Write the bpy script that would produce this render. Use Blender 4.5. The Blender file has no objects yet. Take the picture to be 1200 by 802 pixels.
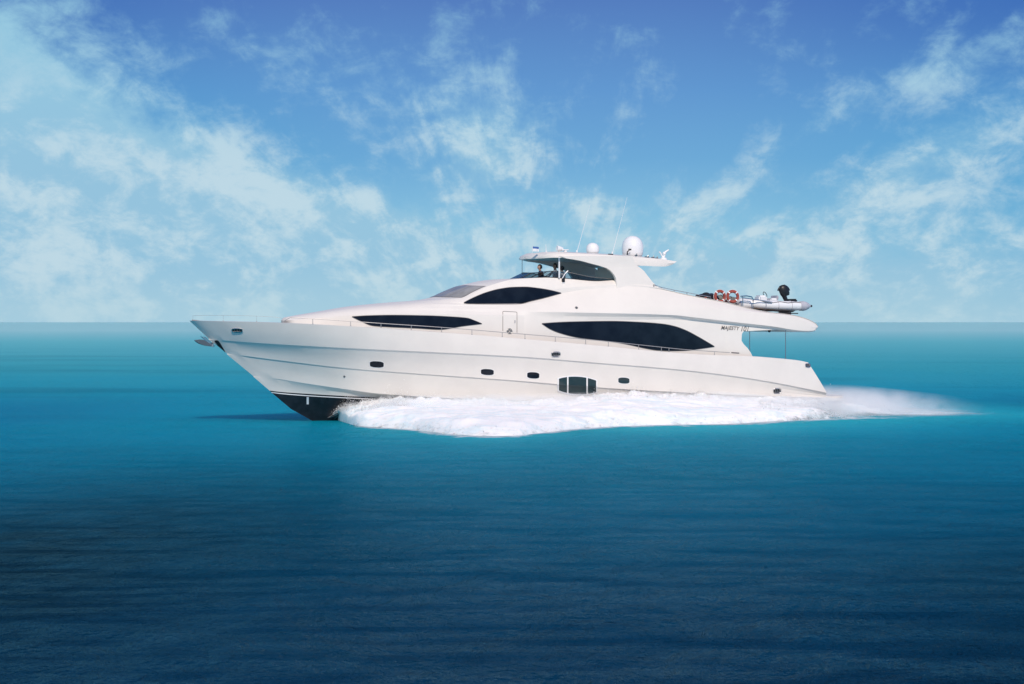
import bpy, bmesh, math, random
import numpy as np
from mathutils import Vector, Matrix, noise
from mathutils.bvhtree import BVHTree
random.seed(7); np.random.seed(7)
SC = bpy.context.scene
COL = SC.collection
R = math.radians

# ------------------------------------------------------------------ camera
FPX, HOR, CAMH = 2374.0, 377.5, 4.2         # focal length and horizon measured on a 1200 px wide frame
cam = bpy.data.cameras.new('camera'); cam_o = bpy.data.objects.new('camera', cam); COL.objects.link(cam_o)
cam.sensor_width = 36; cam.lens = 36*FPX/1200.0
cam.shift_y = -(401-HOR)/1200.0
cam.clip_start = 0.5; cam.clip_end = 60000
cam_o.location = (0, 0, CAMH); cam_o.rotation_euler = (R(90), 0, 0)
SC.camera = cam_o
SC.render.resolution_x = 1024; SC.render.resolution_y = 684
SC.view_settings.view_transform = 'Standard'; SC.view_settings.look = 'None'
SC.view_settings.exposure = 0.0; SC.view_settings.gamma = 1

# ------------------------------------------------------------------ sun and sky
SUN_EL, SUN_AZ = 40, 10      # azimuth: degrees to the right of straight behind the camera
sd = Vector((math.sin(R(SUN_AZ))*math.cos(R(SUN_EL)), -math.cos(R(SUN_AZ))*math.cos(R(SUN_EL)), math.sin(R(SUN_EL))))
sl = bpy.data.lights.new('sun', 'SUN'); sl.energy = 3.4; sl.angle = R(0.6); sl.color = (1.0, 0.86, 0.745)
so = bpy.data.objects.new('sun', sl); COL.objects.link(so)
so.rotation_euler = sd.to_track_quat('Z', 'Y').to_euler()

class NT:
    """tiny node builder"""
    def __init__(s, tree): s.t = tree; s.n = tree.nodes; s.l = tree.links
    def put(s, sock, v):
        if isinstance(v, bpy.types.NodeSocket): s.l.new(v, sock)
        else:
            try: sock.default_value = v
            except Exception: sock.default_value = tuple(v) + (1,)
    def math(s, op, a, b=0.0, c=None, clamp=False):
        n = s.n.new('ShaderNodeMath'); n.operation = op; n.use_clamp = clamp
        s.put(n.inputs[0], a); s.put(n.inputs[1], b)
        if c is not None: s.put(n.inputs[2], c)
        return n.outputs[0]
    def sstep(s, x, a, b, lo=0.0, hi=1.0):
        n = s.n.new('ShaderNodeMapRange'); n.interpolation_type = 'SMOOTHSTEP'
        s.put(n.inputs[0], x)
        if a < b: v = (a, b, lo, hi)
        else: v = (b, a, hi, lo)
        for i in range(4): n.inputs[i+1].default_value = v[i]
        return n.outputs[0]
    def vec(s, x, y, z=0.0):
        n = s.n.new('ShaderNodeCombineXYZ'); s.put(n.inputs[0], x); s.put(n.inputs[1], y); s.put(n.inputs[2], z); return n.outputs[0]
    def noise(s, v, scale, detail=5, rough=0.55, dist=0.0, lac=2.0):
        n = s.n.new('ShaderNodeTexNoise'); s.put(n.inputs['Vector'], v)
        n.inputs['Scale'].default_value = scale; n.inputs['Detail'].default_value = detail
        n.inputs['Roughness'].default_value = rough; n.inputs['Distortion'].default_value = dist
        n.inputs['Lacunarity'].default_value = lac
        return n.outputs[0]
    def ramp(s, x, stops):
        n = s.n.new('ShaderNodeValToRGB'); s.put(n.inputs[0], x); e = n.color_ramp.elements
        n.color_ramp.interpolation = 'EASE' if False else 'LINEAR'
        e[0].position = stops[0][0]; e[0].color = tuple(stops[0][1])+(1,)
        e[1].position = stops[-1][0]; e[1].color = tuple(stops[-1][1])+(1,)
        for p, c in stops[1:-1]:
            k = e.new(p); k.color = tuple(c)+(1,)
        return n.outputs[0]
    def mix(s, f, a, b, mode='MIX'):
        n = s.n.new('ShaderNodeMix'); n.data_type = 'RGBA'; n.blend_type = mode
        s.put(n.inputs[0], f); s.put(n.inputs[6], a); s.put(n.inputs[7], b); return n.outputs[2]

def srgb(r, g, b):
    f = lambda c: (c/255/12.92) if c/255 <= 0.04045 else ((c/255+0.055)/1.055)**2.4
    return (f(r), f(g), f(b))

w = bpy.data.worlds.new('World'); SC.world = w; w.use_nodes = True
nt = NT(w.node_tree); nt.n.clear()
out = nt.n.new('ShaderNodeOutputWorld'); bg = nt.n.new('ShaderNodeBackground'); nt.l.new(bg.outputs[0], out.inputs[0])
bg.inputs[1].default_value = 0.1
sky = nt.n.new('ShaderNodeTexSky'); sky.sky_type = 'NISHITA'; sky.sun_disc = False
sky.sun_elevation = R(SUN_EL); sky.sun_rotation = R(180 - SUN_AZ)
tc = nt.n.new('ShaderNodeTexCoord'); sp = nt.n.new('ShaderNodeSeparateXYZ'); nt.l.new(tc.outputs['Generated'], sp.inputs[0])
dx, dy, dz = sp.outputs
X = nt.math('MULTIPLY', dx, 23.74); Z = nt.math('MULTIPLY', dz, 23.74)          # about 2.4 degrees per unit
base = nt.ramp(nt.math('MULTIPLY', Z, 0.1, clamp=True), [
    (0.0, srgb(180, 216, 229)), (0.04, srgb(164, 210, 228)), (0.10, srgb(138, 196, 225)), (0.19, srgb(106, 168, 215)),
    (0.27, srgb(94, 150, 208)), (0.375, srgb(80, 122, 190)), (0.6, srgb(64, 112, 182)), (1.0, srgb(70, 115, 175))])
base = nt.mix(nt.sstep(dz, 0.35, 0.75), base, srgb(138, 146, 156))
# the sky turns greener away from the middle of the view, violet at the top
side = nt.sstep(nt.math('ABSOLUTE', nt.math('SUBTRACT', X, 0.6)), 1.0, 6.5)
side = nt.math('MULTIPLY', side, nt.sstep(Z, 3.9, 1.8))
base = nt.mix(nt.math('MULTIPLY', side, 0.6), base, srgb(66, 158, 208))
corner = nt.math('MULTIPLY', nt.sstep(nt.math('ABSOLUTE', nt.math('ADD', X, 0.2)), 1.5, 6.5), nt.sstep(Z, 2.0, 3.9))
base = nt.mix(nt.math('MULTIPLY', corner, 0.75), base, srgb(46, 102, 182))
# clouds: streets that run away to a vanishing point plus small puffs
rx = nt.math('SUBTRACT', X, 0.3); rz = nt.math('ADD', Z, 0.9)
phi = nt.math('ARCTAN2', rz, rx)
rr = nt.math('LOGARITHM', nt.math('SQRT', nt.math('ADD', nt.math('MULTIPLY', rx, rx), nt.math('MULTIPLY', rz, rz))), 2.718)
nv1 = nt.vec(nt.math('MULTIPLY', phi, 4.2), nt.math('MULTIPLY', rr, 2.0), nt.math('MULTIPLY', dy, 2.0))
n1 = nt.noise(nv1, 1.8, 10, 0.62, 0.3)
nv2 = nt.vec(X, nt.math('MULTIPLY', Z, 1.45), dy)
n2 = nt.noise(nv2, 1.7, 11, 0.64, 0.25)
n3 = nt.noise(nt.vec(X, nt.math('MULTIPLY', Z, 1.6), 7.3), 0.42, 3, 0.5, 0.0)
fb = nt.math('ADD', nt.math('MULTIPLY', n1, 0.45), nt.math('MULTIPLY', n2, 0.55))
# left bank below a line that comes down to the right
zb = nt.math('ADD', nt.math('MULTIPLY', X, -0.48), 0.42)
lb = nt.sstep(nt.math('SUBTRACT', zb, Z), -0.8, 1.0)
lb = nt.math('MULTIPLY', lb, nt.sstep(X, 2.0, -1.2))
def blob(cx, cz, sx, sz, rot, amp):
    c, s = math.cos(rot), math.sin(rot)
    a = nt.math('SUBTRACT', X, cx); b = nt.math('SUBTRACT', Z, cz)
    p = nt.math('MULTIPLY', nt.math('ADD', nt.math('MULTIPLY', a, c), nt.math('MULTIPLY', b, s)), 1/sx)
    q = nt.math('MULTIPLY', nt.math('SUBTRACT', nt.math('MULTIPLY', b, c), nt.math('MULTIPLY', a, s)), 1/sz)
    r2 = nt.math('ADD', nt.math('MULTIPLY', p, p), nt.math('MULTIPLY', q, q))
    return nt.math('MULTIPLY', nt.math('EXPONENT', nt.math('MULTIPLY', r2, -1.0)), amp)
cover = nt.math('MULTIPLY', lb, 1.5)
for a in [(4.7, 1.8, 1.4, 0.40, 0.40, 0.62), (5.6, 2.9, 1.2, 0.5, 0.35, 0.22), (0.9, 1.38, 0.45, 0.20, 0.0, 0.60), (-0.2, 1.75, 0.5, 0.3, 0.2, 0.35),
          (-0.3, 2.1, 0.9, 0.6, 0.2, 0.26), (-5.9, 3.3, 0.75, 0.9, -0.6, 0.34), (-2.7, 3.1, 0.9, 0.35, -0.5, 0.20),
          (2.4, 1.5, 2.6, 0.20, 0.62, 0.34), (4.5, 0.55, 3.2, 0.75, 0.1, 0.75), (1.5, 0.35, 3.0, 0.6, 0.0, 0.7), (-1.0, 1.0, 1.6, 0.5, -0.2, 0.35), (-4.6, 3.3, 1.1, 0.5, -0.4, 0.30), (-1.0, 2.7, 1.3, 0.55, -0.3, 0.30), (-0.3, 2.0, 0.9, 0.5, 0.0, 0.25), (5.4, 3.1, 1.6, 0.28, 0.42, 0.35)]:
    cover = nt.math('ADD', cover, blob(*a))
dens = nt.math('ADD', nt.math('MULTIPLY', nt.math('SUBTRACT', fb, 0.5), 2.7), nt.math('SUBTRACT', cover, 0.19))
dens = nt.math('ADD', dens, nt.math('MULTIPLY', nt.math('SUBTRACT', n3, 0.5), 0.35))
cl = nt.sstep(dens, -0.16, 0.74)
ccol = nt.mix(nt.sstep(nt.math('ADD', n2, nt.math('MULTIPLY', nt.math('SUBTRACT', n1, 0.5), 0.8)), 0.38, 0.66), srgb(150, 196, 222), srgb(194, 219, 231))
ccol = nt.mix(nt.sstep(Z, 1.6, 3.8), ccol, srgb(152, 204, 226))
skyc = nt.mix(nt.math('MULTIPLY', cl, 0.92), base, ccol)
# pale mist along the horizon
skyc = nt.mix(nt.sstep(nt.math('ABSOLUTE', Z), 0.75, 0.0, 0.0, 0.55), skyc, srgb(178, 212, 225))
ten = nt.n.new('ShaderNodeVectorMath'); ten.operation = 'SCALE'; nt.l.new(skyc, ten.inputs[0]); ten.inputs['Scale'].default_value = 10.0
fin = nt.mix(0.03, ten.outputs[0], sky.outputs[0])
nt.l.new(fin, bg.inputs[0])

# ------------------------------------------------------------------ materials
def mat(name, col, rough=0.5, metal=0.0, spec=0.5, coat=0.0, **k):
    m = bpy.data.materials.new(name); m.use_nodes = True
    b = m.node_tree.nodes['Principled BSDF']
    b.inputs['Base Color'].default_value = tuple(col)+(1,)
    b.inputs['Roughness'].default_value = rough; b.inputs['Metallic'].default_value = metal
    b.inputs['Specular IOR Level'].default_value = spec; b.inputs['Coat Weight'].default_value = coat
    b.inputs['Coat Roughness'].default_value = 0.04
    for kk, v in k.items(): b.inputs[kk].default_value = v
    return m
def varied(m, c1, c2, scale=1.2, bump=0.0, bscale=0.6):
    """slow colour change and a faint fairness wobble as on real moulded panels"""
    t = NT(m.node_tree); b = m.node_tree.nodes['Principled BSDF']
    tcn = t.n.new('ShaderNodeTexCoord')
    n = t.noise(tcn.outputs['Object'], scale, 4, 0.6)
    t.l.new(t.mix(t.sstep(n, 0.35, 0.65), c1, c2), b.inputs['Base Color'])
    if bump:
        bn = t.n.new('ShaderNodeBump'); bn.inputs['Strength'].default_value = 1.0; bn.inputs['Distance'].default_value = bump
        t.l.new(t.noise(tcn.outputs['Object'], bscale, 2, 0.5), bn.inputs['Height']); t.l.new(bn.outputs[0], b.inputs['Normal'])
    return m
M = {}
M['gel'] = varied(mat('gelcoat_white', (0.8,0.78,0.77), 0.35, spec=0.35, coat=0.2), (0.78,0.745,0.697), (0.745,0.712,0.667), 0.8, 0.010, 0.5)
M['gel2'] = varied(mat('gelcoat_house', (0.8,0.78,0.77), 0.40, spec=0.22, coat=0.0), (0.80,0.765,0.715), (0.77,0.737,0.69), 0.8, 0.006, 0.5)
M['antifoul'] = varied(mat('antifouling_black', (0.012,0.013,0.018), 0.35), (0.010,0.011,0.016), (0.02,0.022,0.03), 3)
M['white'] = mat('paint_white', (0.82,0.83,0.84), 0.3)
M['grey'] = mat('paint_grey', (0.35,0.36,0.37), 0.5)
M['seam'] = mat('seam_grey', (0.22,0.21,0.21), 0.5)
M['glass'] = varied(mat('glass_black', (0.008,0.012,0.02), 0.10, spec=0.2), (0.006,0.010,0.018), (0.010,0.016,0.026), 1.5)
M['glass_green'] = varied(mat('glass_hull', (0.03,0.05,0.055), 0.12, spec=0.4), (0.022,0.042,0.05), (0.035,0.055,0.06), 2.5)
M['glass_screen'] = varied(mat('glass_windscreen', (0.30,0.30,0.31), 0.25, spec=0.2), (0.24,0.24,0.235), (0.36,0.355,0.345), 0.9)
M['steel'] = mat('stainless_steel', (0.62,0.62,0.62), 0.22, 1.0)
M['olive'] = varied(mat('canvas_olive', (0.2,0.22,0.2), 0.8), (0.22,0.24,0.22), (0.13,0.14,0.13), 6)
M['rail'] = mat('rail_steel', (0.42,0.41,0.41), 0.45, 0.5)
M['steel_dark'] = mat('steel_grey', (0.22,0.23,0.24), 0.35, 0.8)  # darker, rougher steel for small fittings
M['black'] = mat('black_plastic', (0.015,0.015,0.017), 0.4)
M['teak'] = varied(mat('teak_deck', (0.3,0.2,0.12), 0.7), (0.32,0.22,0.14), (0.24,0.16,0.1), 6)
M['orange'] = varied(mat('lifebuoy_orange', (0.4,0.08,0.05), 0.7), (0.40,0.075,0.050), (0.26,0.05,0.04), 7)
M['tube'] = varied(mat('hypalon_grey', (0.5,0.5,0.56), 0.5), (0.50,0.50,0.55), (0.42,0.42,0.47), 4)
M['skin'] = mat('skin', (0.42,0.25,0.18), 0.55)
M['hair'] = mat('hair_black', (0.008,0.008,0.010), 0.6)
M['shirt_w'] = mat('shirt_white', (0.7,0.7,0.72), 0.8)
M['shirt_n'] = mat('shirt_navy', (0.02,0.03,0.07), 0.8)
M['shirt_g'] = mat('shirt_grey', (0.22,0.23,0.25), 0.8)
M['trouser'] = mat('trousers_dark', (0.03,0.035,0.05), 0.8)
M['letter'] = mat('lettering_grey', (0.13,0.12,0.125), 0.5)
M['flag_b'] = mat('flag_blue', (0.05,0.14,0.4), 0.7)
# tinted see-through glass of the flybridge screen
g = bpy.data.materials.new('glass_tinted'); g.use_nodes = True; t = NT(g.node_tree); t.n.clear()
go = t.n.new('ShaderNodeOutputMaterial'); tr = t.n.new('ShaderNodeBsdfTransparent'); tr.inputs[0].default_value = (0.68,0.73,0.76,1)
gl = t.n.new('ShaderNodeBsdfGlossy'); gl.inputs['Roughness'].default_value = 0.05; gl.inputs[0].default_value = (0.8,0.85,0.9,1)
fr = t.n.new('ShaderNodeFresnel'); fr.inputs[0].default_value = 1.5
mx = t.n.new('ShaderNodeMixShader'); t.l.new(t.math('MULTIPLY', fr.outputs[0], 0.45), mx.inputs[0]); t.l.new(tr.outputs[0], mx.inputs[1]); t.l.new(gl.outputs[0], mx.inputs[2]); t.l.new(mx.outputs[0], go.inputs[0])
M['tint'] = g

# ------------------------------------------------------------------ object helpers
def tag(o, label=None, cat=None, group=None, kind=None):
    if label: o['label'] = label
    if cat: o['category'] = cat
    if group: o['group'] = group
    if kind: o['kind'] = kind
    return o
def empty(name, loc=(0,0,0), rz=0.0, parent=None):
    o = bpy.data.objects.new(name, None); COL.objects.link(o); o.location = loc; o.rotation_euler = (0,0,rz)
    o.empty_display_size = 0.3
    if parent: o.parent = parent
    return o
def link(name, me, m=None, parent=None):
    o = bpy.data.objects.new(name, me); COL.objects.link(o)
    if m is not None:
        for x in (m if isinstance(m, (list, tuple)) else [m]): me.materials.append(x)
    if parent: o.parent = parent
    return o
def bobj(name, bm, m, parent=None, smooth=True, angle=30, recalc=True):
    bmesh.ops.remove_doubles(bm, verts=bm.verts, dist=1e-4)
    if recalc: bmesh.ops.recalc_face_normals(bm, faces=bm.faces)
    me = bpy.data.meshes.new(name); bm.to_mesh(me); bm.free()
    if smooth:
        for p in me.polygons: p.use_smooth = True
        me.set_sharp_from_angle(angle=R(angle))
    return link(name, me, m, parent)
def add_box(bm, c, s, rot=None, bev=0.0):
    r = bmesh.ops.create_cube(bm, size=1.0)
    for v in r['verts']:
        v.co = Vector((v.co.x*s[0], v.co.y*s[1], v.co.z*s[2]))
    if bev:
        es = list({e for v in r['verts'] for e in v.link_edges})
        rb = bmesh.ops.bevel(bm, geom=es, offset=bev, segments=2, affect='EDGES')
        vs = list({v for f in rb['faces'] for v in f.verts} | {v for v in r['verts'] if v.is_valid})
    else: vs = r['verts']
    for v in vs:
        if rot is not None: v.co = rot @ v.co
        v.co += Vector(c)
    return vs
def add_tube(bm, pts, rad, seg=8, cap=True):
    pts = [Vector(p) for p in pts]; n = len(pts)
    rads = rad if isinstance(rad, (list, tuple)) else [rad]*n
    rings = []
    up = Vector((0,0,1))
    for i, p in enumerate(pts):
        d = (pts[min(i+1, n-1)] - pts[max(i-1, 0)]).normalized()
        a = d.cross(up)
        if a.length < 1e-3: a = d.cross(Vector((1,0,0)))
        a.normalize(); b = d.cross(a).normalized()
        rings.append([bm.verts.new(p + (a*math.cos(2*math.pi*k/seg) + b*math.sin(2*math.pi*k/seg))*rads[i]) for k in range(seg)])
    for i in range(n-1):
        for k in range(seg):
            bm.faces.new((rings[i][k], rings[i][(k+1)%seg], rings[i+1][(k+1)%seg], rings[i+1][k]))
    if cap:
        bm.faces.new(rings[0]); bm.faces.new(rings[-1])
def add_lathe(bm, prof, c, seg=28, axis=None):
    rot = axis.to_track_quat('Z', 'Y').to_matrix() if axis is not None else Matrix.Identity(3)
    rings = []
    for r, z in prof:
        rings.append([bm.verts.new(Vector(c) + rot @ Vector((max(r,1e-4)*math.cos(2*math.pi*k/seg), max(r,1e-4)*math.sin(2*math.pi*k/seg), z))) for k in range(seg)])
    for i in range(len(rings)-1):
        for k in range(seg):
            bm.faces.new((rings[i][k], rings[i][(k+1)%seg], rings[i+1][(k+1)%seg], rings[i+1][k]))
    bm.faces.new(rings[0]); bm.faces.new(rings[-1])
def add_torus(bm, c, ax, R0, r0, a0=0, a1=2*math.pi, seg=28, sg=10):
    q = Vector(ax).to_track_quat('Z', 'Y').to_matrix()
    full = abs(a1-a0) > 6.28
    n = seg if full else seg+1
    rings = []
    for i in range(n):
        a = a0 + (a1-a0)*i/seg
        rings.append([bm.verts.new(Vector(c) + q @ Vector(((R0+r0*math.cos(b))*math.cos(a), (R0+r0*math.cos(b))*math.sin(a), r0*math.sin(b)))) for b in [2*math.pi*k/sg for k in range(sg)]])
    for i in range(n if full else n-1):
        A, B = rings[i], rings[(i+1)%n]
        for k in range(sg): bm.faces.new((A[k], A[(k+1)%sg], B[(k+1)%sg], B[k]))
    if not full: bm.faces.new(rings[0]); bm.faces.new(rings[-1])

# ------------------------------------------------------------------ the yacht's own frame: x aft from the bow tip, y to starboard, z up from the water
TH = R(22); OX, OY = -13.41, 84.2
c_, s_ = math.cos(TH), math.sin(TH)
def U(px, py, b):
    """metres in the yacht's frame of a point measured on the photograph that lies b metres to port of the centreline"""
    k = (px-600)/FPX
    u = (k*(OY - b*c_) - OX - b*s_)/(c_ - k*s_)
    Y = OY - b*c_ + u*s_
    return Vector((u, -b, CAMH + (HOR-py)/FPX*Y))
def W(px, py, b):
    p = U(px, py, b); return Vector((OX + p.x*c_ - p.y*s_, OY + p.x*s_ + p.y*c_, p.z))
def toW(p): return Vector((OX + p.x*c_ - p.y*s_, OY + p.x*s_ + p.y*c_, p.z))
CAML = Vector(((0-OX)*c_ + (0-OY)*s_, -(0-OX)*s_ + (0-OY)*c_, CAMH))
def ground(px, py, z=0.0):
    Y = (CAMH - z)*FPX/(py-HOR); return Vector(((px-600)/FPX*Y, Y, z))

def pchip(xs, ys, x):
    xs = np.asarray(xs, float); ys = np.asarray(ys, float); x = np.asarray(x, float)
    h = np.diff(xs); d = np.diff(ys)/h; m = np.zeros(len(xs))
    m[0] = d[0]; m[-1] = d[-1]
    for i in range(1, len(xs)-1):
        if d[i-1]*d[i] <= 0: m[i] = 0
        else:
            w1 = 2*h[i]+h[i-1]; w2 = h[i]+2*h[i-1]; m[i] = (w1+w2)/(w1/d[i-1]+w2/d[i])
    x = np.clip(x, xs[0], xs[-1]); i = np.clip(np.searchsorted(xs, x)-1, 0, len(xs)-2)
    t = (x-xs[i])/h[i]
    return (2*t**3-3*t**2+1)*ys[i] + (t**3-2*t**2+t)*h[i]*m[i] + (-2*t**3+3*t**2)*ys[i+1] + (t**3-t**2)*h[i]*m[i+1]
def line(pts, xs):
    pts = sorted(pts); px = [p[0] for p in pts]
    py = pchip(px, [p[1] for p in pts], xs); b = pchip(px, [p[2] for p in pts], xs)
    return [U(x, y, bb) for x, y, bb in zip(xs, py, b)]
def grid_faces(bm, rows, mi=None, skip=None):
    """rows: list of lists of Vectors (lines along the boat); both sides are made"""
    for sgn in (1, -1):
        V = [[bm.verts.new(Vector((p.x, p.y*sgn, p.z))) for p in r] for r in rows]
        for i in range(len(V)-1):
            for j in range(len(V[0])-1):
                if skip and skip(i, j): continue
                q = [V[i][j], V[i][j+1], V[i+1][j+1], V[i+1][j]]
                try:
                    f = bm.faces.new(q if sgn > 0 else q[::-1])
                    if mi: f.material_index = mi(i, j)
                except ValueError: pass
def clean(bm):
    bmesh.ops.remove_doubles(bm, verts=bm.verts, dist=1e-4)
    bmesh.ops.dissolve_degenerate(bm, edges=bm.edges, dist=1e-5)

yacht = empty('motor_yacht', (OX, OY, 0), TH)
tag(yacht, 'large white three-deck motor yacht with black windows speeding to the left through spray', 'yacht')

# ---- hull
N = 150
ease = np.linspace(0, 1, N)
def hl(pts, end=None):
    x0, x1 = pts[0][0], pts[-1][0]
    t = ease**1.35
    return line(pts, x0 + (x1-x0)*t)
sheer = hl([(222,376,0),(228,376,.22),(240,376.3,.52),(262,376.8,.95),(300,377.6,1.52),(340,379,2.02),(380,381,2.42),(440,384.3,2.85),(500,388.5,3.12),(560,393,3.3),(620,398,3.42),(700,405,3.5),(773,412,3.5),(830,416,3.46),(880,417.8,3.4),(915,420.5,3.34),(938,423,3.3),(947,425,3.28)])
k1 = hl([(244.5,397,0),(256,398.6,.27),(275,400.2,.6),(300,402,1.0),(340,404.5,1.55),(380,406.7,2.04),(440,409.7,2.6),(500,412.5,3.0),(560,415.4,3.26),(620,418.8,3.42),(700,425.3,3.55),(800,433.6,3.56),(880,443.7,3.5),(955,457.6,3.4),(969,460.5,3.38)])
k1b = [p + Vector((0, 0.065*min(1, -p.y/0.4), -0.038)) for p in k1]
k2 = hl([(266,414.5,0),(284,416.9,.30),(312,420.5,.66),(340,424,1.0),(400,431,1.66),(480,437.3,2.38),(600,445.8,3.05),(698,454,3.34),(800,460,3.38),(900,464.5,3.33),(970,467,3.25)])
k2b = [p + Vector((0, 0.06*min(1, -p.y/0.4), -0.035)) for p in k2]
k3 = hl([(297,441,0),(316,443,.26),(360,449.8,.78),(410,457,1.35),(445,461.5,1.75),(520,466.3,2.4),(600,469,2.85),(720,472.5,3.12),(850,476,3.12),(970,478,3.05)])
k3b = [p + Vector((0, 0.03*min(1, -p.y/0.4), -0.025)) for p in k3]
boot = hl([(316,458,0),(330,459.6,.16),(360,461.7,.5),(400,464,.98),(467,467,1.7),(540,469.3,2.3),(600,471,2.7),(720,475,3.0),(850,479,3.0),(970,481,2.95)])
bb1 = hl([(317.6,459.6,0),(330,461,.15),(360,463.4,.48),(400,465.7,.96),(467,468.6,1.68),(540,471,2.28),(600,472.8,2.68),(720,476.6,2.98),(850,480.6,2.98),(970,482.6,2.93)])
bb2 = hl([(318.6,460.6,0),(330,462,.145),(360,464.4,.47),(400,466.7,.95),(467,469.6,1.67),(540,472,2.27),(600,473.8,2.67),(720,477.6,2.97),(850,481.6,2.97),(970,483.6,2.92)])
u1 = hl([(341,479.5,0),(370,482,.22),(420,484,.66),(500,486,1.4),(620,489,2.2),(970,492,2.6)])
keel = hl([(366,493.4,0),(400,499,0),(500,506,0),(700,508,0),(970,502,0)])
inn = [p + Vector((0.10*(1 if i < 8 else 0), 0.12*min(1, -p.y/0.3), 0.012)) for i, p in enumerate(sheer)]
inn = [Vector((p.x, min(p.y, 0), p.z)) for p in inn]
dk = [Vector((p.x, min(0, p.y+0.12+0.45*max(0, 1-p.x/12)), p.z-0.01-0.61*min(1, p.x/7))) for p in inn]
dc = [Vector((p.x, 0, p.z+0.05)) for p in dk]
rows = [keel, u1, bb2, bb1, boot, k3b, k3, k2b, k2, k1b, k1, sheer, inn, dk, dc]
# intermediate rows give the topsides a slight curve between the knuckles
def belly(a, b, f, amt):
    return [p.lerp(q, f) + Vector((0, amt*min(1, max(0, -(p.y+q.y)/2-0.05)/0.8), 0)) for p, q in zip(a, b)]
rows2 = [(keel,1),(u1,1),(bb2,2),(bb1,1),(boot,0),(belly(boot,k3b,.5,.03),0),(k3b,0),(k3,0),(belly(k3,k2b,.33,.05),0),(belly(k3,k2b,.66,.05),0),(k2b,0),(k2,0),
         (belly(k2,k1b,.33,.05),0),(belly(k2,k1b,.66,.05),0),(k1b,0),(k1,0),(belly(k1,sheer,.33,-.03),0),(belly(k1,sheer,.66,-.03),0),(sheer,0),(inn,0),(dk,3),(dc,3)]
bm = bmesh.new()
mats = [r[1] for r in rows2]
grid_faces(bm, [r[0] for r in rows2], mi=lambda i, j: mats[i] if i < 18 else (0 if i < 19 else mats[i+1]))
clean(bm)
# transom: fan between the two sides' aft ends
for i in range(len(rows2)-4):
    a, b = rows2[i][0][-1], rows2[i+1][0][-1]
    q = [bm.verts.new(Vector((p.x, y, p.z))) for p, y in ((a,a.y),(b,b.y),(b,-b.y),(a,-a.y))]
    try: bm.faces.new(q)
    except ValueError: pass
clean(bm)
hull = bobj('hull', bm, [M['gel'], M['antifoul'], M['white'], M['teak']], yacht, angle=14)

# ---- superstructure: one moulded shell, lines from the side deck up to the centreline
XS = np.concatenate([331 + 14*np.linspace(0,1,8,endpoint=False)**1.5, np.linspace(345, 958, 250)])
warp = lambda a: np.interp(XS, [p[0] for p in a], [p[1] for p in a])
A0 = [(331,379,0),(345,382,.9),(380,386,1.5),(440,391,2.15),(500,396,2.55),(560,400,2.78),(620,404,2.9),(700,411,3.02),(800,420,3.1),(850,424,3.12),(958,424,3.12)]
A1 = [(331,376.5,0),(336,375.8,.45),(345,375,.78),(380,372.5,1.38),(413,369.5,1.78),(460,368,2.18),(510,368,2.48),(560,369,2.66),(612,370,2.76),(640,373,2.82),(660,375,2.85),(700,375.3,2.92),(790,374.6,3.03),(830,377.2,3.09),(867,381.2,3.13),(910,386.0,3.16),(947,389.4,3.04),(953,388.9,3.0),(956.5,387.2,2.97),(958,384.6,2.95)]
A2 = [(331,376,0),(336,374.6,.4),(345,373.3,.66),(380,369.5,1.22),(413,366,1.62),(460,363.8,1.98),(510,364,2.3),(560,365.4,2.5),(600,366,2.63),(612,366,2.69),(640,366,2.85),(700,367,3.05),(790,369.6,3.2),(817,372.5,3.26),(867,378.4,3.3),(903,382.4,3.3),(945,387.9,3.14),(952,387.8,3.1),(956.5,386.2,3.04),(958,384.0,2.97)]
A3 = [(331,375.4,0),(336,373.2,.3),(345,371.7,.5),(380,367,1.0),(413,362.8,1.36),(460,359.8,1.72),(500,359,2.05),(543,359,2.25),(600,359,2.42),(640,358.6,2.6),(700,357,2.82),(760,357,3.0),(820,360,3.12),(877,365,3.14),(920,369.5,3.1),(940,374.6,3.06),(950,378.2,3.02),(956,381.4,2.98),(958,383.3,2.96)]
A4 = [(331,375,0),(336,372.3,.2),(345,370.8,.3),(380,365.5,.66),(413,360.8,.95),(460,357,1.3),(497,355.0,1.68),(520,355.2,1.95),(543,356,2.12),(600,356.5,2.25),(625,352.2,2.25),(657,344.3,2.22),(690,339,2.35),(740,336,2.5),(775,339.5,2.55),(800,345,2.65),(845,354,2.75),(897,365.8,2.85),(930,370,2.88),(945,374.2,2.88),(954,378.6,2.88),(957,381,2.88),(958,382.9,2.88)]
A5 = [(331,374.7,0),(336,372,.1),(345,370.3,.15),(380,364.8,.33),(413,359.5,.5),(460,355.3,.78),(497,352.6,1.25),(520,351,1.62),(543,349.3,1.85),(558,342,1.85),(572,335.6,1.82),(585,331.4,1.8),(600,327.8,1.8),(620,326.2,1.86),(640,325.6,1.92),(668,327.3,2.02),(700,329.8,2.12),(722,328.6,2.18),(760,333,2.34),(775,337.8,2.45),(800,344,2.55),(845,353.1,2.65),(897,365.1,2.75),(930,369.4,2.78),(945,373.6,2.78),(954,378.2,2.78),(957,380.8,2.78),(958,382.8,2.78)]
CW = [(331,331),(460,455),(520,494),(543,507.5),(558,526),(572,545),(600,578),(606,585),(640,619),(958,931)]
A8 = [(331,374.5,0),(336,371.7,0),(345,370,0),(380,364.3,0),(413,358.8,0),(455,354.6,0),(494,351.6,0),(507.5,348.6,0),(526,341.3,0),(545,334.4,0),(560,331.4,0),(578,328.3,0),(585,327.4,0),(931,327,0)]
L = [line(a, XS) for a in (A0, A1, A2, A3, A4, A5)]
cx8 = warp(CW); L8 = line(A8, cx8)
L6, L7 = [], []
ZF = 5.02
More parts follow.
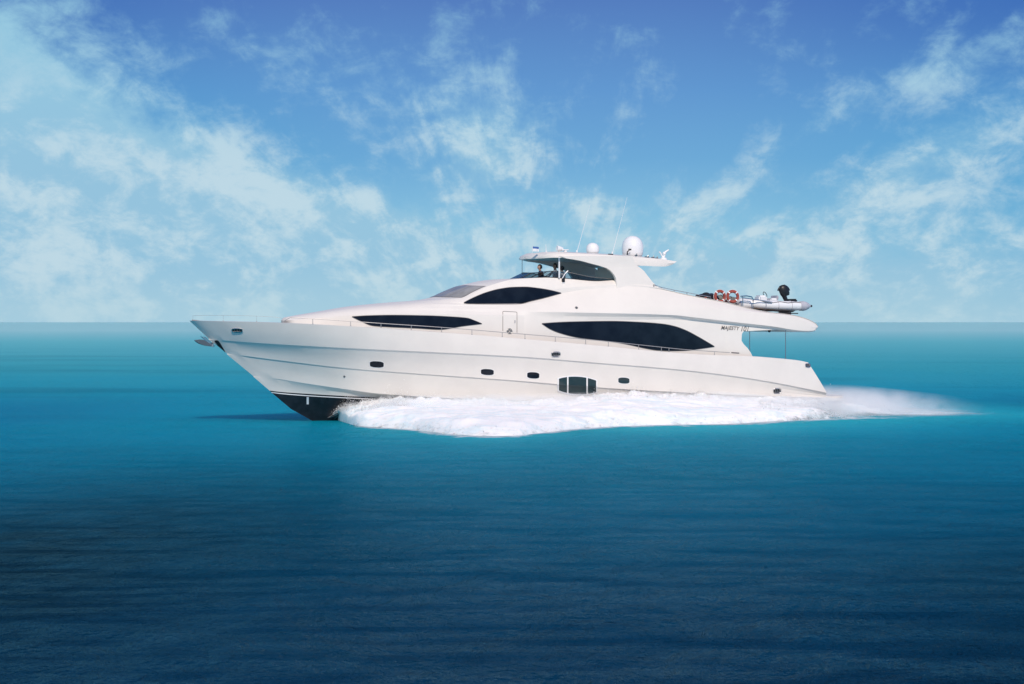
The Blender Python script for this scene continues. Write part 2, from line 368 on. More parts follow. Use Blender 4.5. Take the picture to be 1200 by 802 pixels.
for i, x in enumerate(XS):
    p5, p8 = L[5][i], L8[i]
    # roof forward (sink 0), open well aft of the windscreen (sink 1)
    s = min(1, max(0, (x-628)/5.0)); s = s*s*(3-2*s)
    c6 = p5.lerp(p8, .3); c7 = p5.lerp(p8, .65)
    bul = max(0, min(1, (x-500)/45.0))*max(0, min(1, (x-345)/60))
    # keep the windscreen rounded in plan: points near the edge lie closer to the edge than a straight chord
    c6.x -= 0.20*bul; c7.x -= 0.22*bul
    zf = min(ZF, p5.z-0.10)
    i6 = Vector((p5.x, p5.y+0.12, p5.z)); i7 = Vector((p5.x, p5.y+0.17, zf)); i8 = Vector((p5.x, 0, zf))
    L6.append(c6.lerp(i6, s)); L7.append(c7.lerp(i7, s)); L8[i] = p8.lerp(i8, s)
i850 = int(np.argmin(abs(XS-850)))
mid12 = [a.lerp(b, .5) + Vector((0, .03*min(1,max(0,(x-612)/60)), 0)) for a, b, x in zip(L[1], L[2], XS)]
m34 = [a.lerp(b, .5) + Vector((0, -.035*min(1, -(a.y+b.y)/3), 0.01)) for a, b in zip(L[3], L[4])]
m23 = [a.lerp(b, .5) + Vector((0, -.03*min(1, -(a.y+b.y)/3), 0)) for a, b in zip(L[2], L[3])]
def bow_out(a, b, f, k): return [p.lerp(q, f) + Vector((0, -k*max(0, min(1, (x-500)/60)), 0)) for p, q, x in zip(a, b, XS)]
m45a = bow_out(L[4], L[5], .33, .07); m45b = bow_out(L[4], L[5], .66, .07)
rows = [L[0], L[1], mid12, L[2], m23, L[3], m34, L[4], m45a, m45b, L[5], L6, L7, L8]
bm = bmesh.new()
grid_faces(bm, rows, mi=lambda i, j: 1 if (i >= 11 and XS[j] > 800) else 0, skip=lambda i, j: i == 0 and j >= i850)
# underside of the overhanging upper deck
und = [Vector((p.x, 0, p.z)) for p in L[1]]
grid_faces(bm, [und[i850-20:], L[1][i850-20:]])
# saloon bulkhead and the aft lip
def fan(ring):
    q = [bm.verts.new(v) for v in ring]
    try: bm.faces.new(q)
    except ValueError: pass
a, b = L[0][i850], L[1][i850]
fan([a, b, Vector((b.x, -b.y, b.z)), Vector((a.x, -a.y, a.z))])
end = [r[-1] for r in rows[1:11]]
fan(end + [Vector((p.x, -p.y, p.z)) for p in reversed(end)])
clean(bm)
house = bobj('superstructure', bm, [M['gel2'], M['teak']], yacht, angle=16)

bpy.context.view_layer.update()
def bvh(*os):
    vs, fs = [], []
    for o in os:
        n = len(vs); vs += [v.co.copy() for v in o.data.vertices]; fs += [[n+i for i in p.vertices] for p in o.data.polygons]
    return BVHTree.FromPolygons(vs, fs)
BH = bvh(hull, house)
def hit(px, py, tree=None):
    tgt = U(px, py, 3.0); d = (tgt-CAML).normalized()
    loc, nor, i, dist = (tree or BH).ray_cast(CAML, d)
    if loc is None: return None, None
    if nor.dot(d) > 0: nor = -nor
    return loc, nor
def surf_panel(name, cols, m, parent, proud=0.012, depth=0.05, tree=None, nr=6):
    """a panel fitted to the moulding: cols = [(px, ytop, ybottom)]; it stands slightly proud and has an edge going back into the wall"""
    bm = bmesh.new(); F, Bk = [], []
    for px, y0, y1 in cols:
        f, k = [], []
        for r in range(nr+1):
            l, n = hit(px, y0+(y1-y0)*r/nr, tree)
            if l is None: l, n = F[-1][r].co.copy(), Vector((0,-1,0))
            n = Vector((n.x*0.3, n.y, n.z*0.3)).normalized()
            f.append(bm.verts.new(l + n*proud)); k.append(bm.verts.new(l - n*depth))
        F.append(f); Bk.append(k)
    for G, s in ((F, 1), (Bk, -1)):
        for i in range(len(G)-1):
            for r in range(nr): bm.faces.new((G[i][r], G[i+1][r], G[i+1][r+1], G[i][r+1])[::s])
    for i in range(len(F)-1):
        for r in (0, nr): bm.faces.new((F[i][r], F[i+1][r], Bk[i+1][r], Bk[i][r]))
    for i in (0, len(F)-1):
        for r in range(nr): bm.faces.new((F[i][r], F[i][r+1], Bk[i][r+1], Bk[i][r]))
    return bobj(name, bm, m, parent, angle=25)
def cols_from(top, bot, n=40, e=0.0):
    x0, x1 = top[0][0], top[-1][0]
    xs = x0 + (x1-x0)*(0.5-0.5*np.cos(np.linspace(0, math.pi, n)))
    yt = pchip([p[0] for p in top], [p[1] for p in top], xs); yb = pchip([p[0] for p in bot], [p[1] for p in bot], xs)
    return [(x, a-e, max(b, a+0.05)+e) for x, a, b in zip(xs, yt, yb)]

# ---- windows
HS = bvh(house)
def win(name, top, bot, label, m=None, n=90):
    o = surf_panel(name, cols_from(top, bot, n), m or M['glass'], yacht, 0.03, 0.05, HS, 14)
    fr = surf_panel('window_frame', [(x, a, b) for x, a, b in cols_from(top, bot, n, 0.55)], M['seam'], o, 0.016, 0.05, HS, 14)
    o['label'] = label
    return o
win('window', [(412.5,371.3),(430,370.2),(460,369.6),(500,370.2),(530,371.6),(548,373.2),(556,376),(564.5,379.5)],
    [(412.5,371.4),(422,376),(437,381.8),(460,383.4),(490,384.8),(516,386.2),(528,384.8),(540,382.6),(564.5,379.6)], 'long black lens-shaped window in the forward cabin side')
win('window', [(543.5,354.8),(556,348.5),(570,343),(585,339),(600,337),(615,336.6),(630,338),(645,340.5),(657.5,343.6)],
    [(543.5,355.2),(548,356),(575,356.4),(609,356.2),(622,353.2),(640,348.8),(657.5,343.8)], 'black almond-shaped wheelhouse side window')
win('window', [(635,379.4),(655,378),(680,377.2),(716,376.7),(750,377.9),(778,380.2),(790,382.6),(803,387.2),(818,395),(830,402),(837,406.2)],
    [(635,379.6),(645,386),(658,391),(678,395.8),(700,398.6),(722,401.2),(740,404.6),(755,408),(770,410.4),(785,411.2),(803,410.8),(820,408.8),(837,406.4)], 'long black curved saloon window with pointed ends')

# windscreen panels from the shell's own lines
def shell_panel(name, x0, x1, f0, f1, m, parent, sgn=1, proud=0.015, nx=10, nf=6):
    rws = [L[5], L6, L7, L8]
    def ev(x, f):
        fi = f*(len(rws)-1); a = min(len(rws)-2, int(fi)); t = fi-a
        i = np.interp(x, XS, np.arange(len(XS))); j = min(len(XS)-2, int(i)); s = i-j
        p = rws[a][j].lerp(rws[a][j+1], s).lerp(rws[a+1][j].lerp(rws[a+1][j+1], s), t)
        return p
    bm = bmesh.new(); G, K = [], []
    for i in range(nx+1):
        g_, k_ = [], []
        for r in range(nf+1):
            ff = f0+(f1-f0)*r/nf; xx = x0+(x1-x0)*i/nx
            p = ev(xx, ff); e = 1e-2
            n = (ev(xx+.5, ff)-ev(xx-.5, ff)).cross(ev(xx, min(1, ff+e))-ev(xx, max(0, ff-e))).normalized()
            if n.z < 0: n = -n
            a, b = p+n*proud, p-n*0.04
            g_.append(bm.verts.new((a.x, a.y*sgn, a.z))); k_.append(bm.verts.new((b.x, b.y*sgn, b.z)))
        G.append(g_); K.append(k_)
    for i in range(nx):
        for r in range(nf):
            bm.faces.new((G[i][r], G[i+1][r], G[i+1][r+1], G[i][r+1])); bm.faces.new((K[i][r], K[i][r+1], K[i+1][r+1], K[i+1][r]))
    for i in range(nx):
        for r in (0, nf): bm.faces.new((G[i][r], G[i+1][r], K[i+1][r], K[i][r]))
    for i in (0, nx):
        for r in range(nf): bm.faces.new((G[i][r], G[i][r+1], K[i][r+1], K[i][r]))
    return bobj(name, bm, m, parent, angle=25)
ws = empty('windscreen', parent=yacht)
shell_panel('frame', 543.5, 572, 0.06, 1.0, M['seam'], ws, 1, 0.008)
for f0, f1 in ((.10, .46), (.50, .97)): shell_panel('pane', 545, 570.5, f0, f1, M['glass_screen'], ws)
shell_panel('frame', 543.5, 572, 0.06, 1.0, M['seam'], ws, -1, 0.008)
for f0, f1 in ((.10, .46), (.50, .97)): shell_panel('pane', 545, 570.5, f0, f1, M['glass_screen'], ws, -1)

# ---- hull portholes
def barrel(cx, cy, w, h, slope=0.05, p=3.2, n=18, e=0):
    o = []
    for i in range(n+1):
        t = -1+2*i/n; t = math.sin(t*math.pi/2)
        hh = (h/2+e)*(1-abs(t)**p*0.42)*(1 if abs(t) < .97 else 0.85)
        x = cx+t*(w/2+e); y = cy+slope*t*w/2
        o.append((x, y-hh, y+hh))
    return o
HB = bvh(hull)
for cx, cy, w_, h_ in ((441.5,427.2,16.2,7.2),(571,436.2,15,7),(624.8,440.1,14.2,7.4),(731,446.2,13,7)):
    o = surf_panel('porthole', barrel(cx, cy, w_, h_), M['glass'] if cx < 700 else M['glass_green'], yacht, 0.014, 0.05, HB)
    surf_panel('porthole_rim', barrel(cx, cy, w_, h_, e=0.6), M['white'], o, 0.006, 0.05, HB)
big = empty('hull_window', parent=yacht)
def bigc(x0, x1, e=0):
    xs = np.linspace(x0, x1, 14); o = []
    for x in xs:
        t = (x-676)/22; y = 451.8+t*1.0; hh = 10.2-3.6*abs(t)**2.2+e
        sk = 0
        o.append((x, y-hh, y+hh))
    return o
surf_panel('frame', bigc(653.0, 699.5, 1.2), M['white'], big, 0.04, 0.05, HB)
for a, b in ((654.6,664.0),(665.8,686.6),(688.4,698)): surf_panel('pane', bigc(a, b), M['glass_green'], big, 0.055, 0.05, HB)

# ---- chrome fairleads on the topsides
def fairlead(cx, cy, w, h):
    l, n = hit(cx, cy, HB); q = (-n).to_track_quat('Y', 'Z').to_matrix()
    e = empty('fairlead', parent=yacht)
    s = 27.0
    def ring(bm, a, b, r, yo):
        P = []
        for k in range(24):
            t = 2*math.pi*k/24; x, z = math.cos(t), math.sin(t)
            P.append(l + q @ Vector((math.copysign(abs(x)**.6, x)*a, yo, math.copysign(abs(z)**.6, z)*b)))
        add_tube(bm, P+[P[0], P[1]], r, 6, False)
    bm = bmesh.new(); ring(bm, w/2/s, h/2/s, 0.022, -0.015); bobj('chrome_rim', bm, M['steel'], e)
    bm = bmesh.new(); add_lathe(bm, [(1,-.005),(1,.004)], (0,0,0), 24)
    for v in bm.verts: v.co = l + q @ Vector((v.co.x*w/2/s*.93, v.co.z-0.004, v.co.y*h/2/s*.93))
    bobj('recess', bm, M['black'], e)
    bm = bmesh.new()
    for k in (-.5, 0, .5):
        add_tube(bm, [l+q@Vector((k*w/2/s, -.03, -h/2/s*.6)), l+q@Vector((k*w/2/s, -.03, h/2/s*.6))], 0.018, 8)
    add_tube(bm, [l+q@Vector((-.6*w/2/s, -.03, -h/2/s*.5)), l+q@Vector((.6*w/2/s, -.03, -h/2/s*.5))], 0.02, 8)
    bobj('roller', bm, M['steel_dark'], e)
for a in ((278,387.2,12,5),(651.3,415.4,10.5,5.5),(946.5,428.6,7,4.5),(910.5,458.3,10.5,6)): fairlead(*a)
# small drain outlets
for px, py in ((403.5,441.5),(815,466)):
    l, n = hit(px, py, HB); bm = bmesh.new(); add_lathe(bm, [(0.001,-.02),(.045,-.02),(.045,.012),(.03,.014),(.001,.006)], l, 14, n); bobj('drain_outlet', bm, M['steel_dark'], yacht)

# ---- side door outline, roof emblem and handle
def seam(name, pts, wd, m, parent=None, tree=None, proud=0.006):
    bm = bmesh.new(); P = []
    for (a, b) in zip(pts[:-1], pts[1:]):
        n = max(2, int(math.hypot(b[0]-a[0], b[1]-a[1])/3)+1)
        for i in range(n):
            l, nn = hit(a[0]+(b[0]-a[0])*i/n, a[1]+(b[1]-a[1])*i/n, tree or HS); P.append(l+nn*proud)
    l, nn = hit(pts[-1][0], pts[-1][1], tree or HS); P.append(l+nn*proud)
    add_tube(bm, P, wd, 6); return bobj(name, bm, m, parent or yacht)
dr = empty('side_door', parent=yacht)
seam('door_seam', [(589.2,388),(589.2,365.6),(590,365),(604.8,365.9),(605.8,366.6),(605.8,390)], 0.012, M['seam'], dr)
seam('handle', [(603.2,375.5),(603.2,378.5)], 0.016, M['steel'], dr, proud=0.03)
l, n = hit(597, 388.2, HS)
bm = bmesh.new(); add_torus(bm, l+n*.02, n, .10, .018, seg=24, sg=8); add_torus(bm, l+n*.02, n, .045, .014, seg=18, sg=6)
q = n.to_track_quat('Z','Y').to_matrix()
for k in range(6):
    a = k*math.pi/3; add_tube(bm, [l+n*.02+q@Vector((.045*math.cos(a), .045*math.sin(a),0)), l+n*.02+q@Vector((.14*math.cos(a), .14*math.sin(a),0))], .011, 6)
bobj('wheel_emblem', bm, M['steel_dark'], yacht)
l, n = hit(675.5, 361.0, HS); bm = bmesh.new()
add_torus(bm, l+n*.012, n, .055, .014, seg=18, sg=6); add_lathe(bm, [(.001,0),(.03,0),(.03,.02),(.001,.02)], l, 10, n)
bobj('deck_filler', bm, M['steel_dark'], yacht)

# ---- aft fashion plates with the name
def plate_rows(sg):
    bm = bmesh.new()
    bb = lambda x: float(np.interp(x, [832, 846, 852, 911], [2.96, 3.085, 3.125, 3.13]))
    def strip(rowsP):
        for off in (0, .14):
            V = [[bm.verts.new((p.x, (p.y+off)*sg, p.z)) for p in r] for r in rowsP]
            for i in range(len(V)-1):
                for k in range(len(V[0])-1): bm.faces.new((V[i][k], V[i][k+1], V[i+1][k+1], V[i+1][k]))
            if off == 0: A = V
        B = V
        ring = lambda G: G[0][:] + [r[-1] for r in G[1:]] + G[-1][-2::-1] + [r[0] for r in G[-2:0:-1]]
        a, b = ring(A), ring(B)
        for i in range(len(a)): j = (i+1)%len(a); bm.faces.new((a[i], a[j], b[j], b[i]))
    ys = [379.5,382,385,388.4,389.6,391.5,395.5,399.5,403.5,408,413,419,426]; xr = [872,872,872,872,870.6,869.5,869.2,869,871.5,876,879.5,882.5,882.5]
    strip([[U(832+(x1-832)*f, y, bb(832+(x1-832)*f)) for f in np.linspace(0, 1, 12)] for y, x1 in zip(ys, xr)])
    xs = [872,878,890,903,911]; yt = [380,382.5,384,385.2,386.3]; yb = [388.4,388.2,387.5,387.0,386.6]
    strip([[U(x, a+(b-a)*f, bb(x)) for x, a, b in zip(xs, yt, yb)] for f in (0, .5, 1)])
    return bm
plate = bobj('fashion_plate', plate_rows(1), M['gel2'], yacht, angle=30)
bobj('fashion_plate', plate_rows(-1), M['gel2'], yacht, angle=30)
HP = bvh(house, plate)
def text(body, x0, x1, ybase0, ybase1, hpx, b, parent, name, shear=0.25, m=None):
    cu = bpy.data.curves.new(name, 'FONT'); cu.body = body; cu.size = 1.0; cu.extrude = 0.0; cu.shear = shear; cu.space_character = 1.0
    cu.offset = 0.003
    to = bpy.data.objects.new(name, cu); COL.objects.link(to)
    bpy.context.view_layer.update()
    me = bpy.data.meshes.new_from_object(to.evaluated_get(bpy.context.evaluated_depsgraph_get()))
    COL.objects.unlink(to); bpy.data.objects.remove(to)
    xs = [v.co.x for v in me.vertices]; ys = [v.co.y for v in me.vertices]
    ax, bx, ay, by = min(xs), max(xs), min(ys), max(ys)
    bmt = bmesh.new(); bmt.from_mesh(me)
    r = bmesh.ops.extrude_face_region(bmt, geom=list(bmt.faces)); up = {v for v in r['geom'] if isinstance(v, bmesh.types.BMVert)}
    for v in bmt.verts:
        t = (v.co.x-ax)/(bx-ax); px = x0+(x1-x0)*t; py = ybase0+(ybase1-ybase0)*t - hpx*(v.co.y-ay)/(by-ay)
        v.co = U(px, py, b + (0.015 if v in up else 0.0))
    return bobj(name, bmt, m or M['letter'], parent, smooth=False)
text('MAJESTY', 845.2, 866.8, 387.5, 388.6, 5.6, 3.13, yacht, 'name_lettering')
text('101', 868.6, 877.6, 388.5, 388.6, 5.9, 3.13, yacht, 'name_lettering')
seam('maker_plate', [(857,413.3),(866,413.9)], 0.022, M['letter'], tree=HP)

# ---- stainless rails
def rail(pts, posts, b, r=0.014, name='guard_rail'):
    e = empty(name, parent=yacht); 
    xs = np.linspace(pts[0][0], pts[-1][0], 60); ys = pchip([p[0] for p in pts], [p[1] for p in pts], xs)
    bs = np.interp(xs, [p[0] for p in b], [p[1] for p in b])
    P = [U(x, y, q) for x, y, q in zip(xs, ys, bs)]
    bm = bmesh.new(); add_tube(bm, P, r, 8); bobj('rail_tube', bm, M['rail'], e)
    for px in posts:
        i = int(np.argmin(abs(xs-px))); p = P[i]
        zs = float(np.interp(p.x, [s.x for s in sheer], [s.z for s in sheer]))
        bm = bmesh.new(); add_tube(bm, [(p.x, p.y, p.z), (p.x, p.y, zs-0.03)], r*.9, 6); add_lathe(bm, [(.001,0),(.035,0),(.03,.02),(.001,.02)], (p.x, p.y, zs+0.008), 10)
        bobj('stanchion', bm, M['rail'], e)
    return e
bs = [(222,.05),(262,.9),(300,1.45),(340,1.95),(380,2.36),(440,2.79),(500,3.06),(560,3.24),(620,3.36),(700,3.44),(773,3.44),(830,3.4),(880,3.33)]
rail([(331,377.5),(335,373.0),(340,372.4),(367,373.8),(400,376),(450,379.4),(520,384),(590,389.8),(700,399.2),(773,406.8),(800,409.6),(843,412.6),(855,413.4)],
     [367,407,444.5,481,517,552,586,619,651,683,714,744,773,788,840], bs)
rail([(226,370.2),(240,369.8),(262,369.8),(300,370.6),(322,371.8),(331,373)], [226,262,300], [(222,.05),(226,.12),(240,.42),(262,.85),(300,1.42),(331,1.85)], 0.005, 'bow_rail')
# aft deck poles
for px, y0, y1, b in ((878.6,388.5,420,1.2),(920.6,387,423,3.1)):
    bm = bmesh.new(); a = U(px, y0, b); add_tube(bm, [a+Vector((0,0,.1)), (a.x, a.y, U(px, y1, b).z-.2)], 0.022, 8); bobj('support_pole', bm, M['steel'], yacht)

# ---- swim platform
bm = bmesh.new()
P0 = [(962,463.8,3.25),(977,464.6,3.2),(984,465.2,3.05),(988,465.8,2.7),(988,465.8,1.8)]
top = [U(*p) for p in P0]; pts = [(p.x, p.y) for p in top]; pts = pts + [(x, -y) for x, y in reversed(pts)]
z0 = top[1].z
f = [bm.verts.new((x, y, z0)) for x, y in pts]; k = [bm.verts.new((x, y, z0-0.20)) for x, y in pts]
bm.faces.new(f); bm.faces.new(k[::-1])
for i in range(len(f)): j = (i+1)%len(f); bm.faces.new((f[i], f[j], k[j], k[i]))
bobj('swim_platform', bm, M['gel'], yacht)

# ---- anchor in its pocket at the stem
an = empty('anchor', parent=yacht)
def slab(name, pts, b, th, m, parent):
    bm = bmesh.new(); P = [U(x, y, b) for x, y in pts]
    f = [bm.verts.new((p.x, p.y-th/2, p.z)) for p in P]; k = [bm.verts.new((p.x, p.y+th/2, p.z)) for p in P]
    bm.faces.new(f); bm.faces.new(k[::-1])
    for i in range(len(P)): j = (i+1)%len(P); bm.faces.new((f[i], f[j], k[j], k[i]))
    bmesh.ops.bevel(bm, geom=[e for e in bm.edges if e.calc_length() > th*1.05], offset=th*0.2, segments=1, affect='EDGES')
    return bobj(name, bm, m, parent, angle=25)
slab('fluke', [(227.6,399.0),(229.5,401),(233,403.2),(240,405.3),(250.6,406.6),(244,402),(238.5,398.4),(233,398)], 0.10, .10, M['steel_dark'], an)
slab('fluke', [(234.6,394.3),(237,396.2),(243,402),(250.5,406.3),(252,406),(247,401),(240.5,395.5)], -0.12, .10, M['steel'], an)
bm = bmesh.new(); add_tube(bm, [U(241,402,0), U(250,405.5,0), U(249,401.5,0)], [.05,.06,.04], 8); add_tube(bm, [U(249,405.8,.22), U(249,405.8,-.22)], .045, 8)
bobj('shank', bm, M['steel'], an)
surf_panel('anchor_pocket', [(251.5,399.2,400.6),(253.5,399.0,403.0),(255.5,399.3,405.6),(257.5,401.4,408.2),(260,405.6,410.8),(262.5,409.8,412.8),(264,412.4,413.4)], M['black'], yacht, 0.012, 0.03, HB)
# small white draught mark on the black bottom
surf_panel('draught_mark', [(359.3,465.5,474),(361.8,465.5,474)], M['white'], yacht, 0.01, 0.02, HB)

# ---- hardtop on its arch
EB = [(616,303.4,0.02),(623,303.6,.6),(632,303.2,1.15),(641,302.6,1.6),(651,302.1,1.95),(666,302.2,2.2),(690,303.6,2.28),(725,306.5,2.28),(745,311.2,2.26),(765,312.2,2.22),(778,312.6,2.15),(787,310.8,2.05)]
ET = [(616.3,302.6,0.02),(623,302.0,.57),(631,300.4,1.08),(639.5,298.4,1.48),(650,297.1,1.80),(666,296.8,2.07),(690,297.8,2.15),(725,299.9,2.17),(745,301.4,2.16),(765,303,2.12),(778,304.3,2.06),(793,306.5,1.98)]
CT = [(616.3,302.4,0),(617.5,300.4,0),(619.5,298.6,0),(623,297.3,0),(629,296.4,0),(645,296,0),(668,296.8,0),(700,298.4,0),(722,300,0),(742,301.6,0),(755,303,0),(770,305.5,0)]
CB = [(616,303.4,0),(617.6,303.9,0),(620,303.4,0),(624,302.8,0),(630,302,0),(645,301,0),(668,301.6,0),(701,303,0),(723,307,0),(743,309,0),(755,309.5,0),(768,308,0)]
def idxline(pts, n=90):
    t = np.linspace(0, len(pts)-1, n); k = np.arange(len(pts))
    return [U(a, b, c) for a, b, c in zip(pchip(k, [p[0] for p in pts], t), pchip(k, [p[1] for p in pts], t), pchip(k, [p[2] for p in pts], t))]
eb, et, ct, cb = map(idxline, (EB, ET, CT, CB))
em = [a.lerp(b, .5)+Vector((0, -.05, 0)) for a, b in zip(eb, et)]
cq = [a.lerp(b, .5)+Vector((0, 0, .05)) for a, b in zip(et, ct)]
bm = bmesh.new(); grid_faces(bm, [cb, eb, em, et, cq, ct])
for i in (0, -1):
    ring = [r[i] for r in (cb, eb, em, et, cq, ct)]
    fan(ring); fan([Vector((p.x, -p.y, p.z)) for p in ring][::-1])
clean(bm)
ht = bobj('hardtop', bm, M['gel2'], yacht, angle=35)
ay = [300.2,303,304.3,306,308.2,311.6,314.2,317.6,321.8,326.2,331,336,341,346]
al = [656,664,673,682,690,703,711,716,719.5,721.8,722.5,722.5,722.5,722.5]
ar = [741,742,742.6,743.2,744,746.8,750.5,754.6,757.8,761.2,765,770.3,778,788]
for sg in (1, -1):
    bm = bmesh.new(); S2 = []
    for off in (0, .17):
        V = []
        for y, x0, x1 in zip(ay, al, ar):
            P = [U(x0+(x1-x0)*f, y, 2.335+0.006*max(0, y-311)) for f in np.linspace(0, 1, 8)]
            V.append([bm.verts.new((p.x, (p.y+off)*sg, p.z)) for p in P])
        for i in range(len(V)-1):
            for k in range(7): bm.faces.new((V[i][k], V[i][k+1], V[i+1][k+1], V[i+1][k]))
        S2.append(V)
    A, B = S2
    for k in (0, 7):
        for i in range(len(A)-1): bm.faces.new((A[i][k], A[i+1][k], B[i+1][k], B[i][k]))
    for i in (0, -1):
        for k in range(7): bm.faces.new((A[i][k], A[i][k+1], B[i][k+1], B[i][k]))
    bobj('hardtop_arch', bm, M['gel2'], yacht, angle=40)
for px, y0, y1, b in ((611.8,303.5,326,-1.1),(655.3,301.5,326,2.05)):
    bm = bmesh.new(); a = U(px, y0, b); add_tube(bm, [a+Vector((0,0,.03)), (a.x, a.y, U(px,y1,b).z)], .02 if px < 640 else .035, 8)
    bobj('hardtop_post', bm, M['steel'] if px < 640 else M['white'], yacht)

# ---- flybridge windscreen
fb0 = [(604,327.2,0.0),(611.5,327.1,.7),(620,327.0,1.3),(627,326.9,1.62),(634,326.5,1.78),(646,325.9,1.88),(668,327.6,1.96),(700,330,2.06),(722,328.9,2.12)]
fb1 = [(621,320.0,0.0),(628,319.7,.6),(635,319.0,1.15),(641,318.3,1.46),(647,317.9,1.62),(655,317.9,1.72),(669,319.9,1.84),(692,324.6,1.98),(722,327.6,2.10)]
lo, hi = idxline(fb0, 60), idxline(fb1, 60)
fs = empty('flybridge_windscreen', parent=yacht)
bm = bmesh.new(); grid_faces(bm, [lo, hi]); grid_faces(bm, [[p+Vector((0,.012,0)) for p in lo], [p+Vector((0,.012,0)) for p in hi]]); bobj('glass', bm, M['tint'], fs, recalc=False)
bm = bmesh.new(); add_tube(bm, hi, .018, 6); add_tube(bm, [Vector((p.x,-p.y,p.z)) for p in hi], .018, 6); bobj('top_rail', bm, M['steel_dark'], fs)
bm = bmesh.new(); add_tube(bm, [p+Vector((0,0,.02)) for p in lo], .02, 6); bobj('base_seal', bm, M['black'], fs)
for k in (4, 14, 22, 31, 42):
    bm = bmesh.new(); add_tube(bm, [lo[k], hi[k]], .017, 6); bobj('mullion', bm, M['black'], fs)
# seats and console inside the flybridge
bm = bmesh.new(); a = U(648, 330, 1.0); add_box(bm, (a.x, 0, ZF+.45), (.7, 2.2, .9), bev=.08); bobj('helm_console', bm, M['gel2'], yacht)
bm = bmesh.new(); a = U(695, 330, 1.0); add_box(bm, (a.x, 0, ZF+.25), (.9, 3.0, .5), bev=.08); add_box(bm, (a.x+.5, 0, ZF+.5), (.2, 3.0, 1.0), bev=.06); bobj('sofa', bm, M['gel2'], yacht)
bm = bmesh.new(); a = U(716, 330, 0.0); add_box(bm, (a.x+.2, -.2, ZF+.82), (1.1, 2.6, 1.64), bev=.12); bobj('sunlit_patch_box', bm, M['gel2'], yacht)  # added box covering the sky gap, stands in for the sunlit arch patch
# port side light
pl = empty('side_light', parent=yacht)
a = U(660.2, 328.6, 2.1); bm = bmesh.new(); add_box(bm, a, (.13,.10,.17), bev=.02); bobj('housing', bm, M['black'], pl)
bm = bmesh.new(); add_box(bm, a+Vector((0,0,-.11)), (.14,.12,.03), bev=.01); add_tube(bm, [a+Vector((-.05,0,.08)), a+Vector((.05,-.02,.26)), a+Vector((.22,0,.42))], .022, 6); bobj('bracket', bm, M['white'], pl)

# ---- domes, radar, aerials on the hardtop
def dome(px, wpx, ytop, ybase, b, label):
    e = empty('satellite_dome', parent=yacht); c = U(px, ybase, b); t = U(px, ytop, b); r = wpx/2/27.2; h = t.z-c.z
    pr = [(.001,0),(r*.80,0),(r*.86,.03),(r*.93,.06),(r*.985,h*.22),(r,h*.36),(r*.985,h*.5),(r*.93,h*.64),(r*.82,h*.77),(r*.64,h*.88),(r*.40,h*.96),(r*.18,h*.99),(.001,h)]
    bm = bmesh.new(); add_lathe(bm, pr, c, 36); o = bobj('radome', bm, M['white'], e, angle=50); o['label'] = label
    bm = bmesh.new(); add_lathe(bm, [(.001,-.12),(r*.7,-.12),(r*.66,.0),(r*.87,.01),(r*.87,.035),(.001,.035)], c, 30); bobj('pedestal', bm, M['grey'], e, angle=25)
dome(694.5, 15.8, 284.6, 297.2, 0.3, 'small white dome'); dome(741.3, 26.8, 276.6, 300.8, 0.0, 'large white dome')
def whip(x0, y0, x1, y1, b, r=.016):
    bm = bmesh.new(); a, c = U(x0, y0, b), U(x1, y1, b)
    add_tube(bm, [a, a.lerp(c,.33), a.lerp(c,.66), c], [r*1.7, r*1.3, r, r*.6], 6); add_lathe(bm, [(.001,-.1),(.04,-.1),(.035,.1),(.001,.1)], a, 10)
    bobj('whip_aerial', bm, M['white'], yacht)
whip(676, 296, 691.5, 240, 0.9, .008); whip(717.5, 298, 735, 231, 0.6, .008); whip(640, 297, 639.6, 286.5, 0.8, .013)
# searchlight, horn and small fittings
sl_ = empty('searchlight', parent=yacht); a = U(655, 296.6, 1.0); bm = bmesh.new(); add_tube(bm, [a, a+Vector((0,0,.1))], .04, 8); bobj('mount', bm, M['white'], sl_)
bm = bmesh.new(); add_lathe(bm, [(.001,-.16),(.07,-.15),(.10,-.05),(.12,.08),(.12,.12),(.10,.13),(.001,.11)], a+Vector((.02,-.02,.19)), 18, Vector((-1,-.1,.08))); bobj('lamp_housing', bm, M['white'], sl_)
bm = bmesh.new()
for dy_ in (-.06, .06): add_lathe(bm, [(.001,-.2),(.02,-.18),(.025,.05),(.06,.16),(.065,.17),(.001,.12)], a+Vector((.26,dy_,.14)), 12, Vector((-1,0,0)))
add_box(bm, a+Vector((.3,0,.06)), (.12,.16,.1), bev=.02); bobj('horn', bm, M['white'], yacht)
# thermal camera post on the aft lip
a = U(777.5, 304, 1.2); e = empty('camera_mount', parent=yacht)
bm = bmesh.new(); add_lathe(bm, [(.001,-.05),(.17,-.05),(.15,.04),(.08,.08),(.06,.16),(.001,.16)], a, 16); add_tube(bm, [a+Vector((-.05,0,.1)), a+Vector((-.16,0,.30)), a+Vector((-.22,0,.33))], .035, 8); bobj('mount', bm, M['white'], e)
bm = bmesh.new(); add_tube(bm, [a+Vector((.02,0,.1)), a+Vector((.10,0,.33)), a+Vector((.26,0,.42))], [.05,.05,.035], 8); add_lathe(bm, [(.001,-.09),(.07,-.06),(.09,0),(.07,.06),(.001,.09)], a+Vector((.04,0,.26)), 14); bobj('camera_head', bm, M['white'], e)
bm = bmesh.new(); a0 = U(715.5, 298.4, 1.6)
add_box(bm, a0, (.22,.12,.06), bev=.01); bobj('hatch_hinge', bm, M['black'], yacht)
